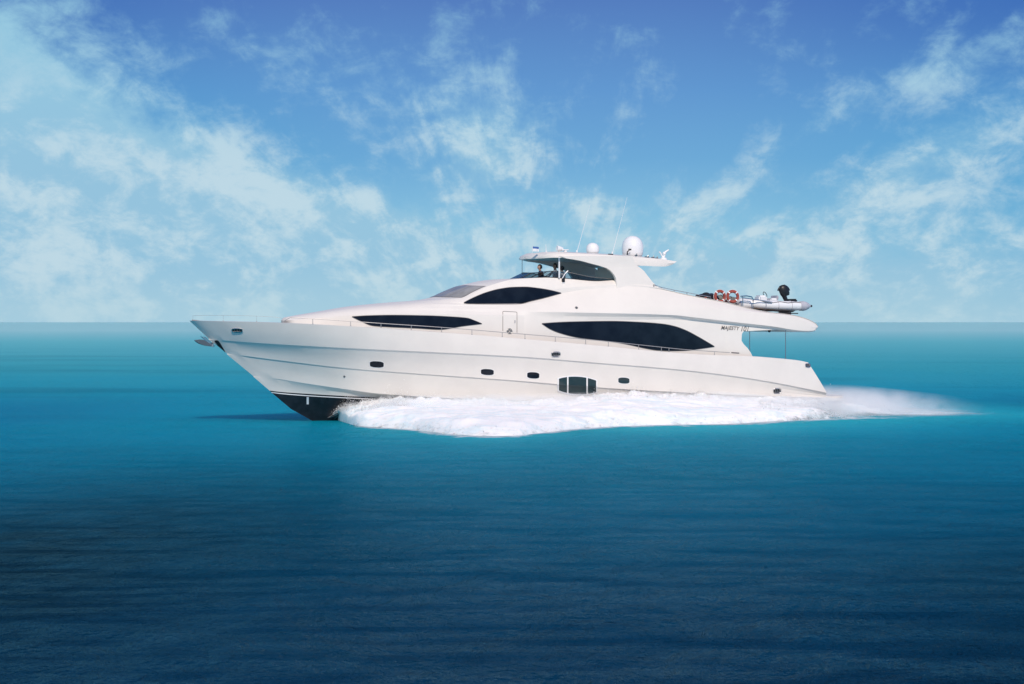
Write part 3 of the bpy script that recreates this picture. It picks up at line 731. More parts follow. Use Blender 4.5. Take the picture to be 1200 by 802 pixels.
for px, py, b, sx in ((758,301.6,1.6,.2),(765,302.2,1.4,.14),(769.5,303,1.5,.12),(745.5,299.6,1.9,.1)):
    bm = bmesh.new(); add_box(bm, U(px, py, b), (sx,.12,.07), bev=.015); add_tube(bm, [U(px,py,b), U(px,py,b)+Vector((sx*.4,0,.09))], .02, 6); bobj('light_fitting', bm, M['steel_dark'], yacht)
bm = bmesh.new(); a0 = U(736.2, 295.2, .55); add_tube(bm, [a0+Vector((-.05,0,-.14)), a0+Vector((-.04,0,0)), a0+Vector((.08,0,.1))], .03, 6); add_box(bm, a0+Vector((.08,0,.1)), (.14,.05,.07), bev=.01); bobj('navigation_camera', bm, M['black'], yacht)
# little courtesy flag
fl = empty('courtesy_flag', parent=yacht); a = U(623.6, 298, 1.2); b_ = U(624.2, 288.4, 1.2)
bm = bmesh.new(); add_tube(bm, [a, b_], .009, 6); bobj('flag_staff', bm, M['white'], fl)
for nm, z0, z1, m in (('flag_cloth', -.02, -.11, M['flag_b']), ('flag_cloth', -.11, -.23, M['white'])):
    bm = bmesh.new(); G = []
    for i in range(9):
        x = .30*i/8; yy = .025*math.sin(i*1.1)
        G.append([bm.verts.new(b_+Vector((x, yy+o_, z-.02*i/8))) for z in (z0, z1) for o_ in (0, .006)])
    for i in range(8):
        A, B = G[i], G[i+1]
        bm.faces.new((A[0],B[0],B[2],A[2])); bm.faces.new((A[1],A[3],B[3],B[1])); bm.faces.new((A[0],A[1],B[1],B[0])); bm.faces.new((A[2],B[2],B[3],A[3]))
    bobj(nm, bm, m, fl)
# wing rail behind the arch and boat-deck rails
e = empty('boat_deck_rail', parent=yacht)
pp = [(766,333.6),(775,337.0),(790,340.2),(805,343.0),(820,346.0),(833,348.2)]
P = [U(x, y, 2.5) for x, y in pp]; bm = bmesh.new(); add_tube(bm, P, .014, 6)
bobj('rail_tube', bm, M['steel'], e)
for (x, y) in pp:
    a = U(x, y, 2.5); bm = bmesh.new(); add_tube(bm, [a, a+Vector((0,0,-.16))], .012, 6); add_box(bm, a+Vector((0,0,-.1)), (.08,.05,.04), bev=.01); bobj('stanchion', bm, M['steel_dark'], e)
e = empty('crane_rail', parent=yacht)
P = [U(x, y, 2.45) for x, y in ((868,347.5),(875,347.0),(881,348.2),(882.6,352),(882.2,361.5))]; bm = bmesh.new(); add_tube(bm, P, .028, 8); bobj('rail_tube', bm, M['steel'], e)
P = [U(x, y, 2.45) for x, y in ((869,349),(890,352),(905,354.5))]; bm = bmesh.new(); add_tube(bm, P, .024, 8); bobj('rail_tube', bm, M['steel'], e)
a = U(870.5, 348, 2.45); bm = bmesh.new(); add_tube(bm, [a, (a.x, a.y, a.z-.5)], .024, 8); bobj('stanchion', bm, M['steel'], e)
# under-overhang lamp and a shadow trim strip
a = U(901.5, 388.2, 2.8); bm = bmesh.new(); add_lathe(bm, [(.001,-.06),(.05,-.05),(.07,0),(.07,.05),(.001,.05)], a, 12); bobj('deck_lamp', bm, M['black'], yacht)

# ------------------------------------------------------------------ things carried on the boat deck (all in world space, aligned with the yacht)
def carried(name, px, py, b, label, cat, group=None):
    l = U(px, py, b); o = empty(name, toW(l), TH); tag(o, label, cat, group); o['_x'] = 0; del o['_x']; return o
ring0 = None
def buoy_meshes(root):
    r0, rt = .235, .068
    bm = bmesh.new(); add_torus(bm, (0,0,0), (0,-1,0), r0, rt, seg=40, sg=12); bobj('ring', bm, M['orange'], root)
    for k in range(4):
        bm = bmesh.new(); a = math.pi/4+k*math.pi/2; add_torus(bm, (0,0,0), (0,-1,0), r0, rt*1.06, a-.11, a+.11, seg=6, sg=12); bobj('reflective_band', bm, M['white'], root)
    bm = bmesh.new(); add_torus(bm, (0,0,0), (0,-1,0), r0+rt*1.15, .010, seg=40, sg=6); bobj('grab_line', bm, M['white'], root)
for px, py, b, lab, tilt in ((843.6,347.6,2.45,'orange lifebuoy standing upright in the middle of the row of three','a'),
                       (858.6,347.8,2.45,'orange lifebuoy standing upright nearest the white tender','b'),
                       (832.5,352.0,2.3,'orange lifebuoy lying low and tilted nearest the flybridge','c')):
    o = carried('lifebuoy', px, py, b, lab, 'lifebuoy', 'lifebuoys on the boat deck')
    if ring0 is None: buoy_meshes(o); ring0 = o
    else:
        for ch in list(ring0.children):
            c2 = ch.copy(); COL.objects.link(c2); c2.parent = o
    if tilt == 'c': o.rotation_euler = (R(-50), R(8), TH)
    elif tilt == 'b': o.rotation_euler = (R(-4), 0, TH+R(-12))
# folded dark cover bundle and orange grab bag behind the buoys
o = carried('folded_cover', 828.5, 350.6, 1.9, 'folded black canvas cover lying in front of the lifebuoys', 'cover')
bm = bmesh.new(); bmesh.ops.create_icosphere(bm, subdivisions=4, radius=1)
for v in bm.verts:
    n_ = noise.noise(v.co*2.2)*.25; v.co = Vector((v.co.x*.55*(1+n_), v.co.y*.4*(1+n_), max(-.1, v.co.z*.20*(1+n_*1.6))+.06))
me_o = bobj('canvas', bm, M['black'], o)
o = carried('grab_bag', 850.8, 352.2, 2.2, 'small orange grab bag between the two upright lifebuoys', 'bag')
bm = bmesh.new(); add_box(bm, (0,0,0), (.24,.2,.36), bev=.06); bobj('bag_body', bm, M['orange'], o)
bm = bmesh.new(); add_torus(bm, (0,0,.18), (0,-1,0), .07, .014, 0, math.pi, 12, 6); bobj('handle', bm, M['black'], o)
o = carried('rolled_awning', 853, 351.5, 1.7, 'rolled grey-green awning lying behind the upright lifebuoys', 'awning')
bm = bmesh.new(); add_lathe(bm, [(.001,-.75),(.15,-.74),(.17,-.5),(.16,-.2),(.18,.1),(.16,.5),(.15,.74),(.001,.75)], (0,0,0), 18, Vector((1,.1,-.12)))
for v in bm.verts: v.co *= 1+.12*noise.noise(v.co*5)
bobj('canvas_roll', bm, M['olive'], o)
for x in (-.4,.1,.5):
    bm = bmesh.new(); add_torus(bm, (x,.1*x,-.12*x), (1,.1,-.12), .172, .015, seg=18, sg=6); bobj('lashing', bm, M['black'], o)
# white liferaft canister
o = carried('liferaft_canister', 874, 356.8, 2.0, 'white liferaft canister on the boat deck behind the short steel rail', 'liferaft')
bm = bmesh.new(); add_lathe(bm, [(.001,-.42),(.16,-.41),(.23,-.36),(.24,-.02),(.255,-.02),(.255,.02),(.24,.02),(.23,.36),(.16,.41),(.001,.42)], (0,0,0), 24, Vector((1,0,0))); bobj('canister', bm, M['white'], o, angle=40)
bm = bmesh.new(); [add_box(bm, (x,0,-.24), (.06,.5,.12), bev=.01) for x in (-.25,.25)]; bobj('cradle', bm, M['black'], o)

# tender: inflatable with console and tilted outboard, lying on chocks
td = carried('tender', 904, 364.5, 1.55, 'white inflatable tender with a black outboard on the upper deck', 'tender')
def tubepath(side):
    return [Vector((x, side*y, z)) for x, y, z in ((-1.75,0,.40),(-1.68,.22,.38),(-1.45,.45,.34),(-1.0,.60,.29),(-.3,.66,.25),(.5,.66,.23),(.95,.66,.22),(1.22,.66,.22))]
bm = bmesh.new()
for sd_ in (1, -1): add_tube(bm, tubepath(sd_), [.17,.18,.2,.205,.21,.21,.205,.19], 16)
bobj('inflatable_collar', bm, M['white'], td, angle=50)
for sd_ in (1, -1):
    bm = bmesh.new(); add_lathe(bm, [(.001,-.2),(.215,-.2),(.225,0),(.20,.12),(.13,.27),(.05,.36),(.04,.40),(.001,.40)], (1.28, sd_*.66, .22), 20, Vector((1,0,0))); cone = bobj('tube_end', bm, M['tube'], td, angle=50)
    bm = bmesh.new(); add_lathe(bm, [(.001,0),(.055,0),(.05,.07),(.001,.08)], (1.665, sd_*.66, .22), 14, Vector((1,0,0))); bobj('valve_cap', bm, M['black'], cone)
bm = bmesh.new()
secs = [(-1.55,.05,.30),(-1.2,.30,.12),(-.6,.48,.02),(.3,.55,-.04),(1.1,.55,-.06)]
V = []
for x, hb, zk in secs: V.append([bm.verts.new((x, -hb, .22)), bm.verts.new((x, -hb*.75, zk+.10)), bm.verts.new((x, 0, zk)), bm.verts.new((x, hb*.75, zk+.10)), bm.verts.new((x, hb, .22))])
for i in range(len(V)-1):
    for k in range(4): bm.faces.new((V[i][k], V[i+1][k], V[i+1][k+1], V[i][k+1]))
    bm.faces.new((V[i][4], V[i+1][4], V[i+1][0], V[i][0]))
bm.faces.new(V[-1]); bm.faces.new(V[0][::-1]); bobj('tender_hull', bm, M['grey'], td, angle=25)
bm = bmesh.new(); add_box(bm, (-.55,0,.50), (.42,.5,.42), bev=.07); add_box(bm, (.0,0,.44), (.40,.62,.28), bev=.06); bobj('console_and_seat', bm, M['white'], td)
bm = bmesh.new(); add_box(bm, (.17,0,.60), (.1,.6,.2), bev=.03); bobj('seat_back', bm, M['tube'], td)
bm = bmesh.new(); add_torus(bm, (-.33,0,.74), (1,0,.5), .14, .015, seg=20, sg=6); bobj('steering_wheel', bm, M['black'], td)
ob = empty('outboard_motor', (.52,-.25,.52), parent=td); ob.scale = (1.12,1.12,1.12)
tl = Matrix.Rotation(R(-28), 3, 'Y')
bm = bmesh.new(); add_lathe(bm, [(.001,-.22),(.15,-.2),(.185,-.1),(.19,.05),(.17,.17),(.11,.25),(.001,.27)], (.0,0,.34), 18, Vector((-.35,0,1)))
for v in bm.verts: v.co.y *= .8; v.co.x *= 1.15
bobj('cowling', bm, M['black'], ob, angle=50)
bm = bmesh.new(); add_tube(bm, [Vector((.0,0,.15)), Vector((.12,0,-.1)), Vector((.30,0,-.32))], [.10,.08,.05], 10); add_box(bm, (.26,0,-.28), (.26,.16,.03), rot=None, bev=.01); bobj('drive_leg', bm, M['black'], ob)
bm = bmesh.new(); add_lathe(bm, [(.001,-.12),(.04,-.1),(.05,.05),(.03,.1),(.001,.12)], (.36,0,-.3), 12, Vector((1,0,.4)))
for k in range(3):
    a = k*2*math.pi/3; add_box(bm, (.44, .08*math.cos(a), -.28+.08*math.sin(a)), (.02,.06,.1), rot=Matrix.Rotation(a, 3, 'X'), bev=.004)
bobj('propeller', bm, M['steel_dark'], ob)
bm = bmesh.new(); add_torus(bm, (-.02,0,.30), (0,1,0), .27, .035, 0.2, 2.9, 16, 8); bobj('tow_frame', bm, M['black'], ob)
for x in (-.8,.7): bm = bmesh.new(); add_box(bm, (x,0,-.12), (.12,1.0,.2), bev=.02); bobj('chock', bm, M['grey'], td)
bm = bmesh.new(); add_box(bm, (.95,-.2,.44), (.34,.5,.22), bev=.05); bobj('fuel_tank', bm, M['black'], td)
for x in (-.75,-.1,.6): bm = bmesh.new(); add_torus(bm, (x,-.66,.235), (1,0,0), .218, .012, seg=20, sg=6); bobj('collar_strap', bm, M['tube'], td)
bm = bmesh.new(); add_tube(bm, [(-1.2,-.62,.48),(-.8,-.8,.40),(-.4,-.84,.36),(0,-.80,.41),(.4,-.84,.36),(.8,-.80,.40),(1.1,-.8,.36)], .014, 6); bobj('grab_line', bm, M['black'], td)
# tender's black deck pipework seen beneath it
bm = bmesh.new(); add_tube(bm, [(-.9,-.75,-.02),(-.2,-.8,0),(.7,-.8,-.02)], .03, 6); add_tube(bm, [(-.6,-.85,-.10),(.9,-.85,-.12)], .025, 6); bobj('lashing', bm, M['black'], td)

# ------------------------------------------------------------------ people on the flybridge
def person(px, py, b, shirt, label, lean=0.0, turn=0.0, arm=None):
    """py is the middle of the head; feet stand on the flybridge floor"""
    hd = U(px, py, b); root = empty('person', toW(Vector((hd.x, hd.y, ZF))), TH+turn); tag(root, label, 'person', 'people on the flybridge')
    H = hd.z - ZF + 0.11
    k = H/1.72
    sy = 1
    J = {'pel': (0,0,.93), 'wai': (-.02*lean,0,1.10), 'che': (-.06*lean,0,1.30), 'nec': (-.10*lean,0,1.47), 'nk2': (-.12*lean,0,1.53), 'hd0': (-.13*lean-.01,0,1.60), 'hd1': (-.13*lean,0,1.68)}
    E = [('pel','wai'),('wai','che'),('che','nec'),('nec','nk2'),('nk2','hd0'),('hd0','hd1')]
    Rr = {'pel': .15, 'wai': .13, 'che': .155, 'nec': .065, 'nk2': .056, 'hd0': .085, 'hd1': .088}
    for s, q in ((1,'l'),(-1,'r')):
        J['sh'+q] = (-.08*lean, s*.18, 1.41); E.append(('che','sh'+q)); Rr['sh'+q] = .06
        if arm and s in arm: el, wr = (-.18, s*.24, 1.20), (-.42, s*.20, 1.16)
        else: el, wr = (.03, s*.24, 1.12), (-.14, s*.23, .96)
        J['el'+q] = el; J['wr'+q] = wr; E += [('sh'+q,'el'+q),('el'+q,'wr'+q)]; Rr['el'+q] = .043; Rr['wr'+q] = .028
        wv = Vector(wr); dv = (wv-Vector(el)).normalized(); sv = Vector((0, 1, 0)).cross(dv).normalized()
        J['pm'+q] = tuple(wv+dv*.07); E.append(('wr'+q,'pm'+q)); Rr['pm'+q] = .032
        for fi, (o_, ln) in enumerate(((-.027,.075),(-.009,.085),(.009,.08),(.027,.062))):
            a = wv+dv*.085+Vector((0,1,0))*o_; m1 = a+dv*ln*.55-sv*.012; m2 = a+dv*ln-sv*.03
            na = 'f%d%s' % (fi, q); J[na+'a'] = tuple(a); J[na+'b'] = tuple(m1); J[na+'c'] = tuple(m2)
            E += [('pm'+q, na+'a'), (na+'a', na+'b'), (na+'b', na+'c')]; Rr[na+'a'] = .010; Rr[na+'b'] = .009; Rr[na+'c'] = .007
        a = wv+dv*.03+Vector((0,-s*.028,0)); J['t'+q] = tuple(a+dv*.04+Vector((0,-s*.02,0))-sv*.01); E.append(('wr'+q,'t'+q)); Rr['t'+q] = .011
        J['hp'+q] = (0, s*.10, .90); J['kn'+q] = (-.02, s*.11, .50); J['an'+q] = (.02, s*.12, .09); J['to'+q] = (-.16, s*.13, .04)
        E += [('pel','hp'+q),('hp'+q,'kn'+q),('kn'+q,'an'+q),('an'+q,'to'+q)]; Rr['hp'+q] = .095; Rr['kn'+q] = .06; Rr['an'+q] = .045; Rr['to'+q] = .035
    names = list(J); me = bpy.data.meshes.new('body')
    me.from_pydata([tuple(c*k for c in J[n_]) for n_ in names], [(names.index(a), names.index(b2)) for a, b2 in E], [])
    o = bpy.data.objects.new('body', me); COL.objects.link(o)
    md = o.modifiers.new('skin', 'SKIN'); md.use_smooth_shade = True
    for i, n_ in enumerate(names):
        sv = me.skin_vertices[0].data[i]; sv.radius = (Rr[n_]*k, Rr[n_]*k*(1.0 if n_ not in ('che','wai','pel') else 0.8)); sv.use_root = (n_ == 'pel')
    o.modifiers.new('sub', 'SUBSURF').levels = 1
    bpy.context.view_layer.update()
    m2 = bpy.data.meshes.new_from_object(o.evaluated_get(bpy.context.evaluated_depsgraph_get())); COL.objects.unlink(o); bpy.data.objects.remove(o)
    m2.materials.clear()
    for mm in (M['skin'], shirt, M['trouser']): m2.materials.append(mm)
    for p in m2.polygons:
        z = p.center.z/k; r_ = math.hypot(p.center.y, 0)/k
        wrd = min((p.center/k-Vector(J['wrl'])).length, (p.center/k-Vector(J['wrr'])).length)
        handz = any((p.center/k-Vector(J['pm'+q])).length < .15 for q in 'lr')
        p.material_index = 0 if (z > 1.50 or (handz and wrd > .0)) else (1 if z > .93 else 2); p.use_smooth = True
    body = link('body', m2, None, root)
    # face and hair
    hc = Vector((-.13*lean-.005, 0, 1.645))*k
    bm = bmesh.new(); bmesh.ops.create_uvsphere(bm, u_segments=24, v_segments=16, radius=1)
    for v in bm.verts: v.co = Vector((v.co.x*.104, v.co.y*.084, v.co.z*.122))*k + hc
    nose = bmesh.ops.create_cone(bm, segments=8, radius1=.018*k, radius2=.006*k, depth=.045*k, cap_ends=True)['verts']
    for v in nose: v.co += hc + Vector((-.108*k, 0, -.01*k))
    for s in (1,-1):
        er = bmesh.ops.create_uvsphere(bm, u_segments=8, v_segments=6, radius=.024*k)['verts']
        for v in er: v.co = Vector((v.co.x, v.co.y*.4, v.co.z*1.3)) + hc + Vector((.0, s*.085*k, -.01*k))
    bobj('head', bm, M['skin'], root, angle=60, recalc=False)
    for s in (1,-1):
        bm = bmesh.new(); er = bmesh.ops.create_uvsphere(bm, u_segments=8, v_segments=6, radius=.013*k)['verts']
        for v in er: v.co += hc + Vector((-.095*k, s*.033*k, .012*k))
        bobj('eye', bm, M['hair'], root)
    bm = bmesh.new(); add_box(bm, hc+Vector((-.098*k,0,-.055*k)), (.01*k,.05*k,.012*k), bev=.003); bobj('mouth', bm, M['orange'], root)
    bm = bmesh.new(); bmesh.ops.create_uvsphere(bm, u_segments=28, v_segments=18, radius=1)
    for v in bm.verts:
        c0 = v.co.copy(); c1 = Vector((c0.x*.116, c0.y*.100, c0.z*.132))
        if c0.x < -.35 and c0.z < .45: c1 = Vector((c0.x*.06, c0.y*.07, c0.z*.10))
        if c0.z < -.5: c1.z = -.065
        c1 *= 1+.04*noise.noise(c0*5)
        v.co = (c1+Vector((.010,0,.008)))*k + hc
    bobj('hair', bm, M['hair'], root, angle=80, recalc=False)
    return root
person(634.4, 314.4, 0.9, M['shirt_n'], 'person with dark hair farthest forward behind the flybridge windscreen', 0.6, 0)
person(651.2, 313.2, 0.7, M['shirt_w'], 'person with dark hair standing just forward of the white hardtop post', 0.3, R(20), arm=(1,))
person(661.0, 316.2, 1.45, M['shirt_w'], 'person in a white shirt standing just aft of the hardtop post above the side light', 0.8, R(-35), arm=(1,-1))

# ------------------------------------------------------------------ the sea
foam_out = [(386,489.5),(400,494),(420,499.5),(450,501.5),(480,503.5),(510,507),(540,510),(570,511.4),(600,511),(640,507),(680,503),(740,499.5),(800,498),(850,497.2),(900,494.5),(950,492),(1000,490.3),(1040,489.6),(1080,488),(1120,487)]
fo = [ground(*p) for p in foam_out]
FOX = [p.x for p in fo]; FOY = [p.y for p in fo]
def smooth(x, a, b): t = np.clip((x-a)/(b-a), 0, 1); return t*t*(3-2*t)
rows_y = np.concatenate([np.geomspace(12, 60, 170, endpoint=False), np.linspace(60, 110, 300, endpoint=False), np.geomspace(110, 500, 150, endpoint=False), np.geomspace(500, 25000, 50)])
NC = 560
tt = np.linspace(-1, 1, NC)
Yg = np.repeat(rows_y[:, None], NC, 1); Xg = tt[None, :]*(Yg*0.42+14)
Zg = np.zeros_like(Yg)
rs = np.random.RandomState(3)
wamp = (1-smooth(Yg, 105, 150))/(1+(Yg/100)**3)
for k in range(34):
    lam = 0.9*1.13**k
    if lam > 16: break
    for _ in range(2):
        th = rs.normal(math.pi/2+0.25, 0.5); kx, ky = 2*math.pi/lam*math.cos(th), 2*math.pi/lam*math.sin(th)
        res = (lam > 2.2*np.maximum(np.gradient(rows_y), 0.01))[:, None]
        Zg += res*np.sin(kx*Xg+ky*Yg+rs.uniform(0, 6.28)+1.3*np.sin(.07*Xg+.05*Yg*(_+1)))*0.0009*lam**0.75*wamp
foamY = np.interp(Xg, FOX, FOY, left=1e5, right=1e5)
me = bpy.data.meshes.new('water'); nv = Xg.size
me.vertices.add(nv); me.vertices.foreach_set('co', np.stack([Xg, Yg, Zg], -1).astype(np.float32).ravel())
nr_, nc_ = Xg.shape; idx = np.arange(nv).reshape(nr_, nc_)
quads = np.stack([idx[:-1,:-1], idx[:-1,1:], idx[1:,1:], idx[1:,:-1]], -1).reshape(-1, 4)
me.loops.add(quads.size); me.loops.foreach_set('vertex_index', quads.ravel().astype(np.int32))
me.polygons.add(len(quads)); me.polygons.foreach_set('loop_start', np.arange(0, quads.size, 4, dtype=np.int32)); me.polygons.foreach_set('use_smooth', np.ones(len(quads), bool))
me.update(calc_edges=True)
# aerated water: strongest in the wash behind the transom, fading away from the hull
PXg = 600+FPX*Xg/Yg; PYg = HOR+FPX*CAMH/Yg
ux = (Xg-OX)*c_ + (Yg-OY)*s_; vy = -(Xg-OX)*s_ + (Yg-OY)*c_          # along and across the yacht
half = np.interp(ux, [4, 8, 14, 20, 30, 38, 50, 70], [0.3, 3, 9, 9, 6.0, 5.2, 5.5, 6])
near = np.exp(-np.maximum(0, np.abs(vy)-half)**2/(2*4.5**2))*smooth(ux, 6, 14)*(1-smooth(ux, 34, 46))
fd = np.where(foamY < 1e4, foamY - Yg, 1e3)
inx = smooth(Xg, FOX[0], FOX[3])*(1-smooth(ux, 26, 36))
near = np.maximum(near, np.where(fd > 0, np.exp(-fd/4.5), 1)*inx)
wake = np.exp(-(vy/ (np.interp(ux, [26,30,45],[3.3,3.8,5.0])))**4)*smooth(ux, 27.5, 29)*(1-smooth(ux, 28, 37))
ga = me.attributes.new('aerated', 'FLOAT', 'POINT'); ga.data.foreach_set('value', np.clip(near, 0, 1).astype(np.float32).ravel())
wake = np.maximum(wake, .9*np.where(fd > 0, np.exp(-np.maximum(fd,0)/1.1), .6)*inx*(vy < 0))
gb = me.attributes.new('wake', 'FLOAT', 'POINT'); gb.data.foreach_set('value', np.clip(wake, 0, 1).astype(np.float32).ravel())
wm = bpy.data.materials.new('sea_water'); wm.use_nodes = True; t = NT(wm.node_tree); b = wm.node_tree.nodes['Principled BSDF']
geo = t.n.new('ShaderNodeNewGeometry'); sx = t.n.new('ShaderNodeSeparateXYZ'); t.l.new(geo.outputs['Position'], sx.inputs[0])
def attr(nm): a = t.n.new('ShaderNodeAttribute'); a.attribute_name = nm; return a.outputs['Fac']
# sea colour: deep near the viewer, turquoise bank beyond; palest stop paints horizon haze
wob = t.noise(t.vec(sx.outputs[0], sx.outputs[1], 0), 0.030, 4, 0.55, 0.5)
patchy = t.sstep(sx.outputs[1], 380.0, 110.0)
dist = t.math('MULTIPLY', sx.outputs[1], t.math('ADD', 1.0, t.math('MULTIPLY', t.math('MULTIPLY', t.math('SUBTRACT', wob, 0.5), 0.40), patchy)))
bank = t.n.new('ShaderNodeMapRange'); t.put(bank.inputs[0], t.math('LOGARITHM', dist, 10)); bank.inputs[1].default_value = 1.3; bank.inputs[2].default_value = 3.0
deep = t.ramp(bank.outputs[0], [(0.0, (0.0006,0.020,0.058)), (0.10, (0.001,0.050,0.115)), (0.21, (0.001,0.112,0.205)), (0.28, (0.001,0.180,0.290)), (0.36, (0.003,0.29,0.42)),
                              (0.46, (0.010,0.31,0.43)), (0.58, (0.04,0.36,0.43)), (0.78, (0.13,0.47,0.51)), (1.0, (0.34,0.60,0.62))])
# bluer sides, slow patches, dark spots painting in corner vignetting and the bow's reflection
def soft_oval(cx, cy, rx_, ry_):
    a = t.math('DIVIDE', t.math('SUBTRACT', sx.outputs[0], cx), rx_); c = t.math('DIVIDE', t.math('SUBTRACT', sx.outputs[1], cy), ry_)
    return t.math('EXPONENT', t.math('MULTIPLY', t.math('ADD', t.math('MULTIPLY', a, a), t.math('MULTIPLY', c, c)), -1.0))
blue = t.math('ADD', soft_oval(-27, 88, 12, 26), soft_oval(31, 92, 11, 30), clamp=True)
dark = t.math('ADD', t.math('ADD', soft_oval(-11, 31, 7.0, 14), soft_oval(11.5, 29, 5.8, 11)), t.math('ADD', t.math('MULTIPLY', soft_oval(-7.2, 44, 5.0, 10), 0.42), t.math('MULTIPLY', soft_oval(-8.5, 58, 4.0, 9), 0.15)), clamp=True)  # painted darkening: frame-corner vignette and the reflection spreading from the bow
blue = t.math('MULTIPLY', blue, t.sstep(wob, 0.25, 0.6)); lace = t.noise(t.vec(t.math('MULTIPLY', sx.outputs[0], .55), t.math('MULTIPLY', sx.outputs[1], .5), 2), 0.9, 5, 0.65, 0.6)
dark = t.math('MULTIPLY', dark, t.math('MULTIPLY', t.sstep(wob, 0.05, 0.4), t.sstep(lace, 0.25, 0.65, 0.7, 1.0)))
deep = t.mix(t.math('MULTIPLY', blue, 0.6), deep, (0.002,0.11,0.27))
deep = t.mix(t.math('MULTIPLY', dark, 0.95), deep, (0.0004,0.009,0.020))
pat = t.noise(t.vec(t.math('MULTIPLY', sx.outputs[0], 0.5), t.math('MULTIPLY', sx.outputs[1], 1.0), 3.0), 0.055, 3, 0.5)
deep = t.mix(t.math('MULTIPLY', t.sstep(pat, 0.50, 0.72, 0.0, 0.5), patchy), deep, t.mix(0.5, deep, (0.0,0.010,0.03)))
aer = attr('aerated')
deep = t.mix(t.math('MULTIPLY', aer, 0.75), deep, (0.025,0.50,0.60))
# foam lace in the wake
fn = t.noise(t.vec(sx.outputs[0], t.math('MULTIPLY', sx.outputs[1], 0.8), 0), 1.1, 6, 0.62, 0.3)
wk = attr('wake')
fmask = t.sstep(t.math('ADD', fn, t.math('MULTIPLY', wk, 0.75)), 0.70, 1.05)
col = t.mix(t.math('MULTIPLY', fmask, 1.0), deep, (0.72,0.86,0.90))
t.n.remove(b); wo = [n for n in t.n if n.type == 'OUTPUT_MATERIAL'][0]
n1 = t.noise(t.vec(t.math('MULTIPLY', sx.outputs[0], 1.3), t.math('MULTIPLY', sx.outputs[1], .8), 0), 1.3, 6, 0.62, 0.4)
n2 = t.noise(t.vec(t.math('MULTIPLY', sx.outputs[0], 1.2), t.math('MULTIPLY', sx.outputs[1], .8), 5), 5.0, 4, 0.6, 0.3)
fade = t.math('DIVIDE', 1.0, t.math('ADD', 1.0, t.math('POWER', t.math('DIVIDE', sx.outputs[1], 170.0), 1.6)))
n0 = t.noise(t.vec(t.math('MULTIPLY', sx.outputs[0], 1.7), t.math('MULTIPLY', sx.outputs[1], .75), 9), 0.55, 5, 0.62, 0.5)
gust = t.sstep(t.noise(t.vec(sx.outputs[0], t.math('MULTIPLY', sx.outputs[1], .8), 1), 0.06, 3, 0.5), 0.35, 0.6, 0.35, 1.0)
bn0 = t.n.new('ShaderNodeBump'); t.put(bn0.inputs['Strength'], t.math('MULTIPLY', fade, gust)); bn0.inputs['Distance'].default_value = 1.1; t.l.new(n0, bn0.inputs['Height'])
bn = t.n.new('ShaderNodeBump'); t.put(bn.inputs['Strength'], fade); bn.inputs['Distance'].default_value = 0.34; t.l.new(n1, bn.inputs['Height']); t.l.new(bn0.outputs[0], bn.inputs['Normal'])
bn2 = t.n.new('ShaderNodeBump'); t.put(bn2.inputs['Strength'], fade); bn2.inputs['Distance'].default_value = 0.11; t.l.new(n2, bn2.inputs['Height']); t.l.new(bn.outputs[0], bn2.inputs['Normal'])
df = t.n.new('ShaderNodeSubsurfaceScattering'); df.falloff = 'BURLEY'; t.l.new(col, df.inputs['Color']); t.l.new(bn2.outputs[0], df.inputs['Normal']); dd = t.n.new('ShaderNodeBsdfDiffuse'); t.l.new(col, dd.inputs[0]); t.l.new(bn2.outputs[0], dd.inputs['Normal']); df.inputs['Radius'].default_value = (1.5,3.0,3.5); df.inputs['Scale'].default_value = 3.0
gl = t.n.new('ShaderNodeBsdfGlossy'); gl.inputs['Roughness'].default_value = 0.10; gl.inputs[0].default_value = (0.42,0.85,1.0,1); t.l.new(bn2.outputs[0], gl.inputs['Normal'])
fr = t.n.new('ShaderNodeFresnel'); fr.inputs[0].default_value = 1.333; t.l.new(bn2.outputs[0], fr.inputs['Normal'])
# a wind-roughened sea hides most of its own grazing reflection behind the wave crests
rf = t.math('MULTIPLY', t.math('MINIMUM', fr.outputs[0], 0.6), 0.30)
rf = t.math('MULTIPLY', rf, t.math('SUBTRACT', 1.0, fmask))
ms = t.n.new('ShaderNodeMixShader'); t.l.new(rf, ms.inputs[0]); mb = t.n.new('ShaderNodeMixShader'); mb.inputs[0].default_value = 0.5; t.l.new(df.outputs[0], mb.inputs[1]); t.l.new(dd.outputs[0], mb.inputs[2]); t.l.new(mb.outputs[0], ms.inputs[1]); t.l.new(gl.outputs[0], ms.inputs[2]); t.l.new(ms.outputs[0], wo.inputs[0])
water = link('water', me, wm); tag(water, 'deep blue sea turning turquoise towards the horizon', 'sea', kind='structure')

# ------------------------------------------------------------------ spray and wash thrown out by the hull
fm = bpy.data.materials.new('foam_white'); fm.use_nodes = True; t = NT(fm.node_tree); b = fm.node_tree.nodes['Principled BSDF']
b.inputs['Base Color'].default_value = (0.96,0.96,0.965,1); b.inputs['Roughness'].default_value = 0.9; b.inputs['Specular IOR Level'].default_value = 0.1
b.inputs['Subsurface Weight'].default_value = 0.6; b.inputs['Subsurface Radius'].default_value = (.5,.6,.65); b.inputs['Subsurface Scale'].default_value = 0.5
SX = np.linspace(384, 1003, 640)
up_y = pchip([384,390,397,405,418,430,445,460,480,500,560,620,660,680,700,720,745,770,800,830,870,910,940,965,985,1003],
             [489.5,486,481,477,473.5,471,468.5,467.2,467.5,468.5,469.8,470.5,469.5,466,463.5,461.5,461.5,463,464,465,466.3,467.2,469,469.5,467.5,472], SX)
up_b = pchip([384,400,440,500,600,700,985,1003], [.45,.9,1.6,2.4,3.05,3.35,3.3,3.0], SX)
lo_y = pchip([p[0] for p in foam_out], [p[1] for p in foam_out], SX)
NTt = 64
verts = []; 
